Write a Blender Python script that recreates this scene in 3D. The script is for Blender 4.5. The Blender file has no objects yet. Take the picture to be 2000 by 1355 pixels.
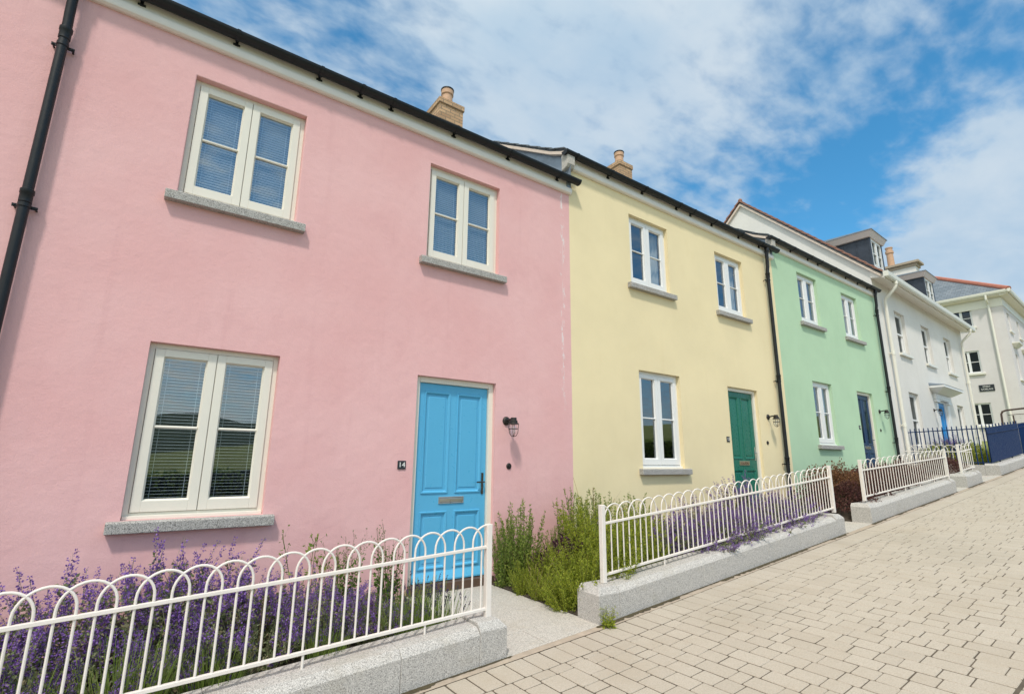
import bpy, bmesh, math, random
from mathutils import Vector, Matrix
random.seed(7)
R = math.radians
S = bpy.context.scene
COL = S.collection
PI = math.pi

# ---------------------------------------------------------------- materials
def new_mat(name):
    m = bpy.data.materials.new(name); m.use_nodes = True
    nt = m.node_tree; b = nt.nodes['Principled BSDF']
    return m, nt, b
def nd(nt, t, **kw):
    n = nt.nodes.new(t)
    for k, v in kw.items(): setattr(n, k, v)
    return n
def mixc(nt, fac, a, b, mode='MIX'):
    n = nd(nt, 'ShaderNodeMix', data_type='RGBA', blend_type=mode)
    if hasattr(fac, 'is_linked') or hasattr(fac, 'links'): nt.links.new(fac, n.inputs[0])
    else: n.inputs[0].default_value = fac
    for s, i in ((a, 6), (b, 7)):
        if hasattr(s, 'links'): nt.links.new(s, n.inputs[i])
        else: n.inputs[i].default_value = (*s, 1)
    return n.outputs[2]
def noise(nt, vec, scale, detail=4, rough=.55, dist=0):
    n = nd(nt, 'ShaderNodeTexNoise'); n.inputs['Scale'].default_value = scale
    n.inputs['Detail'].default_value = detail; n.inputs['Roughness'].default_value = rough
    n.inputs['Distortion'].default_value = dist
    if vec is not None: nt.links.new(vec, n.inputs['Vector'])
    return n.outputs['Fac']
def ramp(nt, fac, lo, hi, a=0., b=1., smooth=True):
    n = nd(nt, 'ShaderNodeMapRange'); n.interpolation_type = 'SMOOTHSTEP' if smooth else 'LINEAR'
    n.inputs['From Min'].default_value = lo; n.inputs['From Max'].default_value = hi
    n.inputs['To Min'].default_value = a; n.inputs['To Max'].default_value = b
    nt.links.new(fac, n.inputs['Value']); return n.outputs['Result']
def math_(nt, op, a, b=None):
    n = nd(nt, 'ShaderNodeMath', operation=op)
    for i, s in enumerate((a, b)):
        if s is None: continue
        if hasattr(s, 'links'): nt.links.new(s, n.inputs[i])
        else: n.inputs[i].default_value = s
    return n.outputs[0]
def bump(nt, b, h, strength, dist=.01, prev=None):
    n = nd(nt, 'ShaderNodeBump'); n.inputs['Strength'].default_value = strength
    n.inputs['Distance'].default_value = dist; nt.links.new(h, n.inputs['Height'])
    if prev is not None: nt.links.new(prev, n.inputs['Normal'])
    nt.links.new(n.outputs[0], b.inputs['Normal']); return n.outputs[0]
def geo_pos(nt): return nd(nt, 'ShaderNodeNewGeometry').outputs['Position']
def island(nt): return nd(nt, 'ShaderNodeNewGeometry').outputs['Random Per Island']
def lin(*c): return tuple((x/255/12.92 if x/255 <= .04045 else ((x/255+.055)/1.055)**2.4) for x in c)

def plain(name, col, rough=.5, metal=0., var=.08, scale=6., spec=.5):
    m, nt, b = new_mat(name); p = geo_pos(nt)
    n = noise(nt, p, scale, 5)
    c = mixc(nt, n, tuple(x*(1-var) for x in col), tuple(min(1, x*(1+var)) for x in col))
    nt.links.new(c, b.inputs['Base Color']); b.inputs['Roughness'].default_value = rough
    b.inputs['Metallic'].default_value = metal; b.inputs['Specular IOR Level'].default_value = spec
    r = ramp(nt, noise(nt, p, scale*3, 3), .3, .7, rough*.85, min(1, rough*1.15)); nt.links.new(r, b.inputs['Roughness'])
    return m
def render_mat(name, col, stain, patch=None, bmp=.35, vr=((.96,)*3, (1.035,)*3)):
    """painted render: trowel unevenness, fine grain, faint weathering streaks"""
    m, nt, b = new_mat(name); p = geo_pos(nt)
    big = noise(nt, p, .9, 6, .6)
    mp = nd(nt, 'ShaderNodeMapping'); mp.inputs['Scale'].default_value = (5, 5, .35); nt.links.new(p, mp.inputs[0])
    streak = noise(nt, mp.outputs[0], 1.4, 5, .6)
    blot = ramp(nt, noise(nt, p, 2.3, 5, .65, .6), .5, .72)
    c = mixc(nt, ramp(nt, big, .3, .7), tuple(x*k for x, k in zip(col, vr[0])), tuple(min(1, x*k) for x, k in zip(col, vr[1])))
    c = mixc(nt, math_(nt, 'MULTIPLY', ramp(nt, streak, .55, .75), .22), c, stain)
    c = mixc(nt, math_(nt, 'MULTIPLY', blot, .16), c, stain)
    grain = noise(nt, p, 110, 2)
    c = mixc(nt, math_(nt, 'MULTIPLY', ramp(nt, grain, .35, .65), .10), c, tuple(x*.72 for x in col))
    if patch:                                # flaking paint beside the joint, with a shape of its own
        sx = nd(nt, 'ShaderNodeSeparateXYZ'); nt.links.new(p, sx.inputs[0])
        wob = noise(nt, p, 2.5, 2)
        d = math_(nt, 'ABSOLUTE', math_(nt, 'SUBTRACT', math_(nt, 'SUBTRACT', sx.outputs['X'], patch), math_(nt, 'MULTIPLY', math_(nt, 'SUBTRACT', wob, .5), .10)))
        mp2 = nd(nt, 'ShaderNodeMapping'); mp2.inputs['Scale'].default_value = (2.2, 1, .8); nt.links.new(p, mp2.inputs[0])
        fl = noise(nt, mp2.outputs[0], 8, 6, .7)
        wide = math_(nt, 'MULTIPLY', ramp(nt, d, .012, .05, 1, 0), ramp(nt, fl, .54, .57))
        crack = math_(nt, 'MULTIPLY', ramp(nt, d, .002, .006, 1, 0), ramp(nt, noise(nt, p, 3.1, 3), .4, .5))
        up = ramp(nt, sx.outputs['Z'], .4, 1.2)
        f = math_(nt, 'MULTIPLY', math_(nt, 'MAXIMUM', wide, math_(nt, 'MULTIPLY', crack, .55)), up)
        c = mixc(nt, math_(nt, 'MULTIPLY', f, .75), c, (.8, .76, .76))
    nt.links.new(c, b.inputs['Base Color']); b.inputs['Roughness'].default_value = .88
    b.inputs['Specular IOR Level'].default_value = .25
    h = math_(nt, 'ADD', math_(nt, 'MULTIPLY', noise(nt, p, 90, 4, .7), .25), math_(nt, 'MULTIPLY', noise(nt, p, 7, 5, .6), 1.0))
    bump(nt, b, h, bmp, .012)
    return m
def granite(name, base, contrast=1., scale=150.):
    m, nt, b = new_mat(name); p = geo_pos(nt)
    v = nd(nt, 'ShaderNodeTexVoronoi'); v.inputs['Scale'].default_value = scale; nt.links.new(p, v.inputs['Vector'])
    sep = nd(nt, 'ShaderNodeSeparateColor'); nt.links.new(v.outputs['Color'], sep.inputs[0])
    r = sep.outputs[0]
    c = mixc(nt, ramp(nt, r, .70, .78), base, tuple(x*(1-.72*contrast) for x in base))
    c = mixc(nt, ramp(nt, r, .26, .18), c, tuple(min(1, x*(1+.45*contrast)) for x in base))
    c = mixc(nt, math_(nt, 'MULTIPLY', ramp(nt, noise(nt, p, scale*.28, 3), .55, .68), .55*contrast), c, tuple(x*.45 for x in base))
    c = mixc(nt, math_(nt, 'MULTIPLY', ramp(nt, noise(nt, p, 3.5, 5, .65), .52, .72), .28), c, (base[0]*.72, base[1]*.66, base[2]*.52))
    nt.links.new(c, b.inputs['Base Color']); b.inputs['Roughness'].default_value = .8
    bump(nt, b, noise(nt, p, scale*.9, 3), .4, .004)
    return m
def leaf_mat(name, cols, trans=.35, rough=.55, vscale=2.):
    m, nt, b = new_mat(name)
    i = island(nt); p = geo_pos(nt)
    cr = nd(nt, 'ShaderNodeValToRGB'); nt.links.new(i, cr.inputs[0])
    e = cr.color_ramp.elements
    e[0].position = 0; e[0].color = (*cols[0], 1); e[1].position = 1; e[1].color = (*cols[-1], 1)
    for k, c in enumerate(cols[1:-1]):
        x = e.new((k+1)/(len(cols)-1)); x.color = (*c, 1)
    c = mixc(nt, ramp(nt, noise(nt, p, vscale, 3), .35, .65, 0, .22), cr.outputs[0], tuple(x*.55 for x in cols[len(cols)//2]))
    nt.links.new(c, b.inputs['Base Color']); b.inputs['Roughness'].default_value = rough
    b.inputs['Specular IOR Level'].default_value = .3
    tr = nd(nt, 'ShaderNodeBsdfTranslucent'); nt.links.new(c, tr.inputs[0])
    mx = nd(nt, 'ShaderNodeMixShader'); mx.inputs[0].default_value = trans
    nt.links.new(b.outputs[0], mx.inputs[1]); nt.links.new(tr.outputs[0], mx.inputs[2])
    nt.links.new(mx.outputs[0], nt.nodes['Material Output'].inputs[0])
    return m
def brick_mat(name, c1, c2, mortar, w=.215, h=.075):
    m, nt, b = new_mat(name); p = geo_pos(nt)
    sx = nd(nt, 'ShaderNodeSeparateXYZ'); nt.links.new(p, sx.inputs[0])
    cx = nd(nt, 'ShaderNodeCombineXYZ')
    nt.links.new(math_(nt, 'ADD', sx.outputs[0], sx.outputs[1]), cx.inputs[0]); nt.links.new(sx.outputs[2], cx.inputs[1])
    br = nd(nt, 'ShaderNodeTexBrick'); nt.links.new(cx.outputs[0], br.inputs['Vector'])
    br.inputs['Scale'].default_value = 1; br.inputs['Brick Width'].default_value = w; br.inputs['Row Height'].default_value = h
    br.inputs['Mortar Size'].default_value = .009; br.inputs['Color1'].default_value = (*c1, 1); br.inputs['Color2'].default_value = (*c2, 1)
    br.inputs['Mortar'].default_value = (*mortar, 1); br.inputs['Mortar Smooth'].default_value = .2
    c = mixc(nt, ramp(nt, noise(nt, p, 9, 5), .4, .7, 0, .4), br.outputs[0], tuple(x*.6 for x in c1))
    nt.links.new(c, b.inputs['Base Color']); b.inputs['Roughness'].default_value = .9
    bump(nt, b, br.outputs['Fac'], -.6, .008)
    return m
def slate_mat(name, c1, c2, ax=1):
    m, nt, b = new_mat(name); p = geo_pos(nt)
    sx = nd(nt, 'ShaderNodeSeparateXYZ'); nt.links.new(p, sx.inputs[0])
    cx = nd(nt, 'ShaderNodeCombineXYZ'); nt.links.new(sx.outputs[ax], cx.inputs[0]); nt.links.new(sx.outputs[2], cx.inputs[1])
    br = nd(nt, 'ShaderNodeTexBrick'); nt.links.new(cx.outputs[0], br.inputs['Vector'])
    br.inputs['Scale'].default_value = 1; br.inputs['Brick Width'].default_value = .28; br.inputs['Row Height'].default_value = .13
    br.inputs['Mortar Size'].default_value = .008; br.inputs['Color1'].default_value = (*c1, 1); br.inputs['Color2'].default_value = (*c2, 1)
    br.inputs['Mortar'].default_value = tuple(x*.4 for x in c1)+(1,)
    nt.links.new(br.outputs[0], b.inputs['Base Color']); b.inputs['Roughness'].default_value = .6
    bump(nt, b, br.outputs['Fac'], -.7, .01)
    return m
def glass_mat(name, tint, r0=.1, graze=1.):
    m, nt, b = new_mat(name); nt.nodes.remove(b)
    t = nd(nt, 'ShaderNodeBsdfTransparent'); t.inputs[0].default_value = (*tint, 1)
    g = nd(nt, 'ShaderNodeBsdfGlossy'); g.inputs['Roughness'].default_value = .01; g.inputs[0].default_value = (.86, .93, 1, 1)
    ge = nd(nt, 'ShaderNodeNewGeometry'); dt = nd(nt, 'ShaderNodeVectorMath', operation='DOT_PRODUCT'); nt.links.new(ge.outputs['Incoming'], dt.inputs[0]); nt.links.new(ge.outputs['True Normal'], dt.inputs[1])
    k = math_(nt, 'POWER', math_(nt, 'SUBTRACT', 1., math_(nt, 'ABSOLUTE', dt.outputs['Value'])), 5.)
    fac = math_(nt, 'ADD', r0, math_(nt, 'MULTIPLY', k, (1-r0)*graze))
    p = geo_pos(nt)
    bp = nd(nt, 'ShaderNodeBump'); bp.inputs['Strength'].default_value = .02; bp.inputs['Distance'].default_value = .02
    nt.links.new(noise(nt, p, 2.2, 2), bp.inputs['Height']); nt.links.new(bp.outputs[0], g.inputs['Normal'])
    mx = nd(nt, 'ShaderNodeMixShader'); nt.links.new(fac, mx.inputs[0])
    nt.links.new(t.outputs[0], mx.inputs[1]); nt.links.new(g.outputs[0], mx.inputs[2])
    nt.links.new(mx.outputs[0], nt.nodes['Material Output'].inputs[0]); return m

M = {}
M['pink'] = render_mat('pink_render', (.79, .468, .466), (.62, .33, .34), patch=4.42, bmp=.5, vr=((.97, .93, .93), (1.02, 1.05, 1.05)))
M['yellow'] = render_mat('yellow_render', (.84, .715, .455), (.76, .63, .36), bmp=.15)
M['green'] = render_mat('green_render', (.475, .655, .455), (.36, .56, .36), bmp=.12)
M['white_wall'] = render_mat('white_render', (.76, .735, .695), (.60, .57, .50), bmp=.12)
M['grey_wall'] = render_mat('off_white_render', (.67, .635, .625), (.58, .54, .52), bmp=.12)
M['cream'] = plain('cream_paint', (.78, .745, .65), .4, var=.03)
M['trim'] = plain('white_trim_paint', (.82, .77, .71), .45, var=.05)
M['trim_pink'] = plain('dormer_fascia_paint', (.66, .56, .53), .5, var=.05)
M['white'] = plain('white_paint', (.80, .80, .79), .35, var=.02)
M['fence_white'] = plain('fence_white_paint', (.78, .73, .68), .38, var=.07, scale=14)
M['upvc'] = plain('cream_plastic', (.76, .74, .66), .35, var=.03)
M['black'] = plain('black_plastic', (.014, .016, .019), .42, var=.3, scale=12, spec=.3)
M['iron'] = plain('dark_bronze_metal', (.045, .04, .037), .45, metal=.6, var=.3, scale=30)
M['blue_door'] = plain('sky_blue_door_paint', (.10, .42, .68), .32, var=.03)
M['green_door'] = plain('bottle_green_door_paint', (.012, .15, .105), .3, var=.05)
M['navy'] = plain('navy_paint', (.006, .026, .095), .6, var=.08, spec=.15)
M['navy_door'] = plain('navy_door_paint', (.016, .048, .115), .4, var=.06)
M['bright_blue'] = plain('bright_blue_door_paint', (.01, .25, .62), .35, var=.05)
M['chrome'] = plain('chrome', (.72, .72, .72), .18, metal=1., var=.02)
M['dark_chrome'] = plain('dark_chrome', (.16, .14, .12), .25, metal=.9, var=.2, scale=20)
M['brass'] = plain('pale_brass', (.70, .58, .40), .3, metal=.9, var=.04)
M['steel'] = plain('steel', (.62, .62, .62), .3, metal=.9, var=.04)
M['brown'] = plain('brown_threshold', (.10, .06, .04), .6, var=.3, scale=20)
M['slate_plate'] = plain('slate_plaque', (.02, .024, .03), .5, var=.15, scale=40)
M['letter'] = plain('white_lettering', (.85, .85, .82), .5, var=.01)
M['granite'] = granite('granite', (.48, .46, .435), .68, 280)
M['granite_sill'] = granite('granite_sill', (.40, .385, .365), .9, 250)
M['granite_path'] = granite('granite_paving', (.50, .47, .425), .45, 210)
M['lead'] = plain('lead_sheet', (.25, .30, .36), .42, metal=.35, var=.3, scale=7)
M['lead_dark'] = plain('dark_lead_sheet', (.045, .055, .075), .45, metal=.3, var=.4, scale=8)
M['mortar'] = plain('verge_mortar', (.70, .58, .49), .9, var=.2, scale=16)
M['slate'] = slate_mat('slate_roof', (.13, .15, .17), (.18, .20, .22), 0)
M['slate_end'] = slate_mat('slate_roof_end', (.12, .15, .18), (.19, .22, .25), 1)
M['tile'] = plain('red_brown_tile', (.30, .15, .11), .85, var=.45, scale=18)
M['ridge'] = plain('terracotta_ridge', (.42, .15, .10), .8, var=.25, scale=6)
M['brick'] = brick_mat('buff_brick', (.62, .40, .23), (.42, .25, .14), (.22, .17, .12))
M['brick_cap'] = plain('chimney_crown', (.40, .33, .25), .9, var=.25, scale=14)
M['pot'] = plain('clay_pot', (.54, .34, .22), .75, var=.15, scale=9)
M['blind'] = plain('blind_slat', (.70, .74, .78), .5, var=.02)
M['curtain'] = plain('pale_curtain', (.50, .49, .47), .9, var=.08)
M['room'] = plain('dim_room_wall', (.10, .10, .11), .9, var=.1)  # room walls coloured dark grey, so the indoor shade is in the colour
M['glass'] = glass_mat('window_glass', (.86, .93, .96), .23)
M['glass_far'] = glass_mat('far_window_glass', (.5, .55, .55), .06, .3)
M['lamp_glass'] = glass_mat('lamp_glass', (.95, .95, .95), .12)
M['soil'] = plain('garden_soil', (.055, .042, .03), .95, var=.5, scale=25)
M['strip'] = plain('mortar_strip', (.40, .33, .26), .95, var=.35, scale=14)
M['asphalt'] = plain('asphalt', (.10, .095, .09), .9, var=.25, scale=40)
M['grass_ground'] = plain('grass_ground', (.20, .22, .06), .95, var=.5, scale=3)
M['catmint_leaf'] = leaf_mat('catmint_leaf', [(.12, .15, .07), (.21, .26, .12), (.28, .31, .17), (.32, .26, .16)])
M['catmint_flower'] = leaf_mat('catmint_flower', [(.11, .05, .19), (.23, .12, .43), (.35, .20, .60), (.17, .085, .32)], .25)
M['lav_stem'] = leaf_mat('lavender_stem', [(.11, .19, .03), (.22, .32, .06), (.28, .35, .10)])
M['lav_head'] = leaf_mat('lavender_head', [(.05, .035, .10), (.10, .07, .19)], .2)
M['shrub_leaf'] = leaf_mat('shrub_leaf', [(.15, .21, .025), (.34, .42, .045), (.50, .54, .07), (.26, .33, .04)], .45)
M['shrub_dark'] = leaf_mat('shrub_dark_leaf', [(.12, .19, .035), (.24, .33, .06), (.36, .42, .10)], .4)
M['heuchera'] = leaf_mat('heuchera_leaf', [(.06, .03, .045), (.12, .05, .08), (.10, .07, .05)], .3)
M['berberis'] = leaf_mat('barberry_leaf', [(.07, .028, .032), (.14, .055, .055), (.20, .09, .07), (.11, .07, .05)], .3)
M['berberis_brown'] = leaf_mat('barberry_top_leaf', [(.13, .06, .03), (.22, .10, .05), (.25, .14, .06)], .3)
M['lime_leaf'] = leaf_mat('lime_leaf', [(.22, .28, .02), (.40, .45, .04), (.33, .36, .05)], .4)
M['stem'] = leaf_mat('plant_stem', [(.10, .12, .04), (.16, .13, .07)], .1)
M['straw'] = leaf_mat('dry_grass', [(.34, .26, .12), (.42, .34, .16)], .2)
M['rose_leaf'] = leaf_mat('glossy_leaf', [(.06, .12, .02), (.12, .21, .04), (.19, .28, .06)], .3, .4)

def paver_mat():
    m, nt, b = new_mat('stone_paver'); p = geo_pos(nt); i = island(nt)
    cr = nd(nt, 'ShaderNodeValToRGB'); nt.links.new(i, cr.inputs[0]); e = cr.color_ramp.elements
    e[0].color = (.445, .39, .325, 1); e[1].color = (.485, .43, .362, 1); x = e.new(.5); x.color = (.468, .413, .345, 1)
    c = mixc(nt, ramp(nt, noise(nt, p, 120, 2), .42, .62, 0, .5), cr.outputs[0], (.34, .295, .225))
    c = mixc(nt, ramp(nt, noise(nt, p, 1.6, 5, .65), .45, .75, 0, .35), c, (.36, .295, .215))
    c = mixc(nt, ramp(nt, noise(nt, p, .55, 4, .6, .5), .56, .70, 0, .22), c, (.30, .27, .22))
    nt.links.new(c, b.inputs['Base Color']); b.inputs['Roughness'].default_value = .85
    bump(nt, b, noise(nt, p, 140, 3), .25, .004); return m
M['paver'] = paver_mat()
M['joint'] = plain('paving_joint', (.10, .08, .058), 1., var=.5, scale=12)

# ---------------------------------------------------------------- mesh builder
ORI = {}
class MB:
    def __init__(s): s.v = []; s.f = []
    def quad(s, *p):
        n = len(s.v); s.v += [tuple(q) for q in p]; s.f.append(tuple(range(n, n+len(p))))
    def box(s, x0, x1, y0, y1, z0, z1):
        n = len(s.v)
        s.v += [(x, y, z) for z in (z0, z1) for y in (y0, y1) for x in (x0, x1)]
        for f in ((0, 2, 3, 1), (4, 5, 7, 6), (0, 1, 5, 4), (2, 6, 7, 3), (0, 4, 6, 2), (1, 3, 7, 5)): s.f.append(tuple(n+i for i in f))
    def hexa(s, p):                          # eight corners in box order
        n = len(s.v); s.v += [tuple(q) for q in p]
        for f in ((0, 2, 3, 1), (4, 5, 7, 6), (0, 1, 5, 4), (2, 6, 7, 3), (0, 4, 6, 2), (1, 3, 7, 5)): s.f.append(tuple(n+i for i in f))
    def prism(s, prof, ext0, ext1, fn):      # prof: 2-d loop, fn(a,b,t)->xyz
        n = len(s.v); k = len(prof)
        for t in (ext0, ext1): s.v += [tuple(fn(a, b, t)) for a, b in prof]
        for i in range(k): j = (i+1) % k; s.f.append((n+i, n+j, n+k+j, n+k+i))
        s.f.append(tuple(n+i for i in reversed(range(k)))); s.f.append(tuple(n+k+i for i in range(k)))
    def tube(s, pts, r, n=8, cap=True):
        pts = [Vector(p) for p in pts]; base = len(s.v); rs = r if isinstance(r, (list, tuple)) else [r]*len(pts)
        up = Vector((0, 0, 1)); prev = None
        for i, p in enumerate(pts):
            d = (pts[min(i+1, len(pts)-1)]-pts[max(i-1, 0)]).normalized()
            if prev is None:
                a = d.cross(up); a = a.normalized() if a.length > .05 else d.cross(Vector((1, 0, 0))).normalized()
            else:
                a = prev-d*prev.dot(d); a = a.normalized() if a.length > 1e-4 else d.orthogonal().normalized()
            prev = a; b = d.cross(a)
            s.v += [tuple(p+(a*math.cos(2*PI*k/n)+b*math.sin(2*PI*k/n))*rs[i]) for k in range(n)]
        for i in range(len(pts)-1):
            for k in range(n):
                j = (k+1) % n; s.f.append((base+i*n+k, base+i*n+j, base+(i+1)*n+j, base+(i+1)*n+k))
        if cap:
            s.f.append(tuple(base+k for k in reversed(range(n)))); s.f.append(tuple(base+(len(pts)-1)*n+k for k in range(n)))
    def lathe(s, c, prof, axis='z', n=16):   # prof: (r, t) along axis
        base = len(s.v)
        for r, t in prof:
            for k in range(n):
                a, b = r*math.cos(2*PI*k/n), r*math.sin(2*PI*k/n)
                s.v.append((c[0]+a, c[1]+b, c[2]+t) if axis == 'z' else (c[0]+a, c[1]+t, c[2]+b))
        for i in range(len(prof)-1):
            for k in range(n):
                j = (k+1) % n; s.f.append((base+i*n+k, base+i*n+j, base+(i+1)*n+j, base+(i+1)*n+k))
        s.f.append(tuple(base+k for k in reversed(range(n)))); s.f.append(tuple(base+(len(prof)-1)*n+k for k in range(n)))
    def ring(s, x0, x1, z0, z1, w, y0, y1, wb=None, wt=None):   # rectangular frame in the xz plane
        wb = w if wb is None else wb; wt = w if wt is None else wt
        s.box(x0, x0+w, y0, y1, z0, z1); s.box(x1-w, x1, y0, y1, z0, z1)
        s.box(x0+w, x1-w, y0, y1, z0, z0+wb); s.box(x0+w, x1-w, y0, y1, z1-wt, z1)
    def slope_ring(s, x0, x1, z0, z1, d, y0, y1):               # sloping bead round a pane / panel
        o = [(x0, y0, z0), (x1, y0, z0), (x1, y0, z1), (x0, y0, z1)]
        i = [(x0+d, y1, z0+d), (x1-d, y1, z0+d), (x1-d, y1, z1-d), (x0+d, y1, z1-d)]
        for k in range(4): s.quad(o[k], o[(k+1) % 4], i[(k+1) % 4], i[k])
    def build(s, name, mat, parent=None, smooth=False, bevel=0, weld=False, loc=None, recalc=True):
        o3 = (0, 0, 0); p = parent
        while p is not None:
            if p.name in ORI: o3 = ORI[p.name]
            p = p.parent
        if loc is not None: o3 = loc
        me = bpy.data.meshes.new(name)
        me.from_pydata([(a-o3[0], b-o3[1], c-o3[2]) for a, b, c in s.v], [], s.f)
        if weld or recalc:
            bm = bmesh.new(); bm.from_mesh(me)
            if weld: bmesh.ops.remove_doubles(bm, verts=bm.verts, dist=1e-5)
            if recalc: bmesh.ops.recalc_face_normals(bm, faces=bm.faces)
            bm.to_mesh(me); bm.free()
        me.materials.append(mat if not isinstance(mat, str) else M[mat])
        o = bpy.data.objects.new(name, me); COL.objects.link(o)
        if parent is not None: o.parent = parent
        if loc is not None: o.location = loc
        if smooth:
            for q in me.polygons: q.use_smooth = True
            if smooth != 'all':
                try: me.set_sharp_from_angle(angle=R(40))
                except Exception: pass
        if bevel:
            b = o.modifiers.new('edge', 'BEVEL'); b.width = bevel; b.segments = 2; b.limit_method = 'ANGLE'; b.angle_limit = R(40)
        return o
def tag(o, label=None, cat=None, group=None, kind=None):
    if label: o['label'] = label
    if cat: o['category'] = cat
    if group: o['group'] = group
    if kind: o['kind'] = kind
    return o
def thing(name, loc, label, cat, group=None, rz=0., ori=None):
    o = bpy.data.objects.new(name, None); COL.objects.link(o); o.location = loc; o.rotation_euler.z = rz
    o.empty_display_size = .2
    ORI[o.name] = ori if ori is not None else tuple(loc)
    return tag(o, label, cat, group)
def copy_tree(o, parent=None):
    c = o.copy(); COL.objects.link(c)
    if parent is not None: c.parent = parent
    for ch in list(o.children): copy_tree(ch, c)
    return c

# ---------------------------------------------------------------- the slope of the street
def g(x):
    x = max(-60, min(80, x))
    return -1.33+(.0813 if x > 3.28 else .062)*(x-3.28)
YF = -1.70                                   # street face of the garden walls

# ---------------------------------------------------------------- house pieces (facade in the plane y = 0, local coordinates)
def wall(root, mat, x0, x1, z0, z1, holes, depth=8., rise=2.6, reveal=.17, name='wall', gup=0.):
    m = MB()
    xs = sorted({x0, x1}|{h[0] for h in holes}|{h[1] for h in holes}); zs = sorted({z0, z1}|{h[2] for h in holes}|{h[3] for h in holes})
    for a, b in zip(xs, xs[1:]):
        for c, d in zip(zs, zs[1:]):
            cx, cz = (a+b)/2, (c+d)/2
            if any(h[0] < cx < h[1] and h[2] < cz < h[3] for h in holes): continue
            m.quad((a, 0, c), (b, 0, c), (b, 0, d), (a, 0, d))
    for a, b, c, d in holes:
        for p, q in (((a, c), (b, c)), ((b, c), (b, d)), ((b, d), (a, d)), ((a, d), (a, c))):
            m.quad((p[0], 0, p[1]), (q[0], 0, q[1]), (q[0], reveal, q[1]), (p[0], reveal, p[1]))
    h = depth/2
    for x in (x0, x1):
        m.quad((x, 0, z0), (x, depth, z0), (x, depth, z1+gup), (x, h, z1+gup+rise), (x, 0, z1+gup))
    m.quad((x0, depth, z0), (x1, depth, z0), (x1, depth, z1), (x0, depth, z1))
    w = m.build(name, mat, root, weld=True, bevel=.008)
    r = MB()
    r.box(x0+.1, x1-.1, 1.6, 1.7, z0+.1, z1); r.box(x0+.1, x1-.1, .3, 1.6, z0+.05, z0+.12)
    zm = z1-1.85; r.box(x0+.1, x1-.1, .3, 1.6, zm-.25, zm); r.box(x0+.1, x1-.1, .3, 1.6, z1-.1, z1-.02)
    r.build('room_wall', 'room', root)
    return w
def blind_mesh(x0, x1, z0, z1, y, pitch=.026, drop=1.0, tilt=.005):
    m = MB(); z = z1-.03; zb = z1-(z1-z0)*drop
    m.box(x0, x1, y, y+.03, z1-.028, z1)
    while z > zb+.015:
        z -= pitch; t = random.uniform(-.0008, .0008)
        m.hexa([(x0, y, z+tilt-.001+t), (x1, y, z+tilt-.001-t), (x0, y+.022, z-tilt), (x1, y+.022, z-tilt),
                (x0, y, z+tilt+.001+t), (x1, y, z+tilt+.001-t), (x0, y+.022, z-tilt+.0015), (x1, y+.022, z-tilt+.0015)])
    for u in (.16, .84):
        x = x0+(x1-x0)*u; m.box(x-.0012, x+.0012, y-.003, y-.001, zb, z1)
    m.box(x0, x1, y, y+.024, zb, zb+.012)
    return m
def curtain_mesh(x0, x1, z0, z1, y, seed):
    rnd = random.Random(seed); m = MB(); n = max(8, int((x1-x0)/.012)); ph = rnd.random()*6
    pts = [(x0+(x1-x0)*i/n, y+.018*math.sin(ph+i*.9)+.008*math.sin(i*.37+ph)) for i in range(n+1)]
    for (xa, ya), (xb, yb) in zip(pts, pts[1:]): m.quad((xa, ya, z0), (xb, yb, z0), (xb, yb, z1), (xa, ya, z1))
    return m
def window(root, x0, x1, z0, z1, paint, style, seed=0, sill=True, y=.068, sill_mat='granite_sill', bar=True):
    m = MB(); f = .042
    m.ring(x0, x1, z0, z1, f, y, y+.075, wb=.05)
    xm = (x0+x1)/2; m.box(xm-.022, xm+.022, y+.012, y+.075, z0+.05, z1-f)
    m.box(x0+.004, x1-.004, y-.03, y-.002, z0, z0+.028)
    win = m.build('window', paint, root, bevel=.003)
    st = .066
    for a, b in ((x0+f+.003, xm-.003), (xm+.003, x1-f-.003)):
        c0, c1 = z0+.053, z1-f-.003
        c = MB(); c.ring(a, b, c0, c1, st, y-.012, y+.04, wb=.085, wt=.06)
        ia, ib, ja, jb = a+st, b-st, c0+.085, c1-.06
        c.slope_ring(ia-.001, ib+.001, ja-.001, jb+.001, .013, y-.004, y+.02)
        if bar:
            zc = (ja+jb)/2
            c.prism([(zc-.011, y+.020), (zc-.011, y+.008), (zc-.005, y), (zc+.005, y), (zc+.011, y+.008), (zc+.011, y+.020)], ia+.008, ib-.008, lambda p, q, t: (t, q, p))
        cs = c.build('casement', paint, win, bevel=.0025)
        p = MB(); p.quad((ia, y+.024, ja), (ib, y+.024, ja), (ib, y+.024, jb), (ia, y+.024, jb)); p.build('pane', 'glass', win, recalc=False)
        if style[:5] == 'blind': blind_mesh(ia-.01, ib+.01, ja-.01, jb+.01, y+.05, tilt=.0035 if style == 'blind' else .001).build('blind', 'blind', win)
        elif style == 'net':
            curtain_mesh(ia-.02, ib+.02, ja-.02, jb+.02, y+.12, seed).build('curtain', 'curtain', win, smooth='all')
        elif style == 'half':
            w = (ib-ia)*(.45 if a < xm-.2 else .35)
            (curtain_mesh(ia-.03, ia+w, ja-.02, jb+.02, y+.12, seed) if a < xm-.2 else curtain_mesh(ib-w, ib+.03, ja-.02, jb+.02, y+.12, seed)).build('curtain', 'curtain', win, smooth='all')
    if sill:
        s = MB(); s.prism([(-.072, -.088), (-.072, -.012), (-.06, -.004), (y-.031, .0), (y-.031, -.088)], x0-.085, x1+.085, lambda p, q, t: (t, p, z0+q))
        s.build('sill', sill_mat, win, bevel=.005)
    return win
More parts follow.
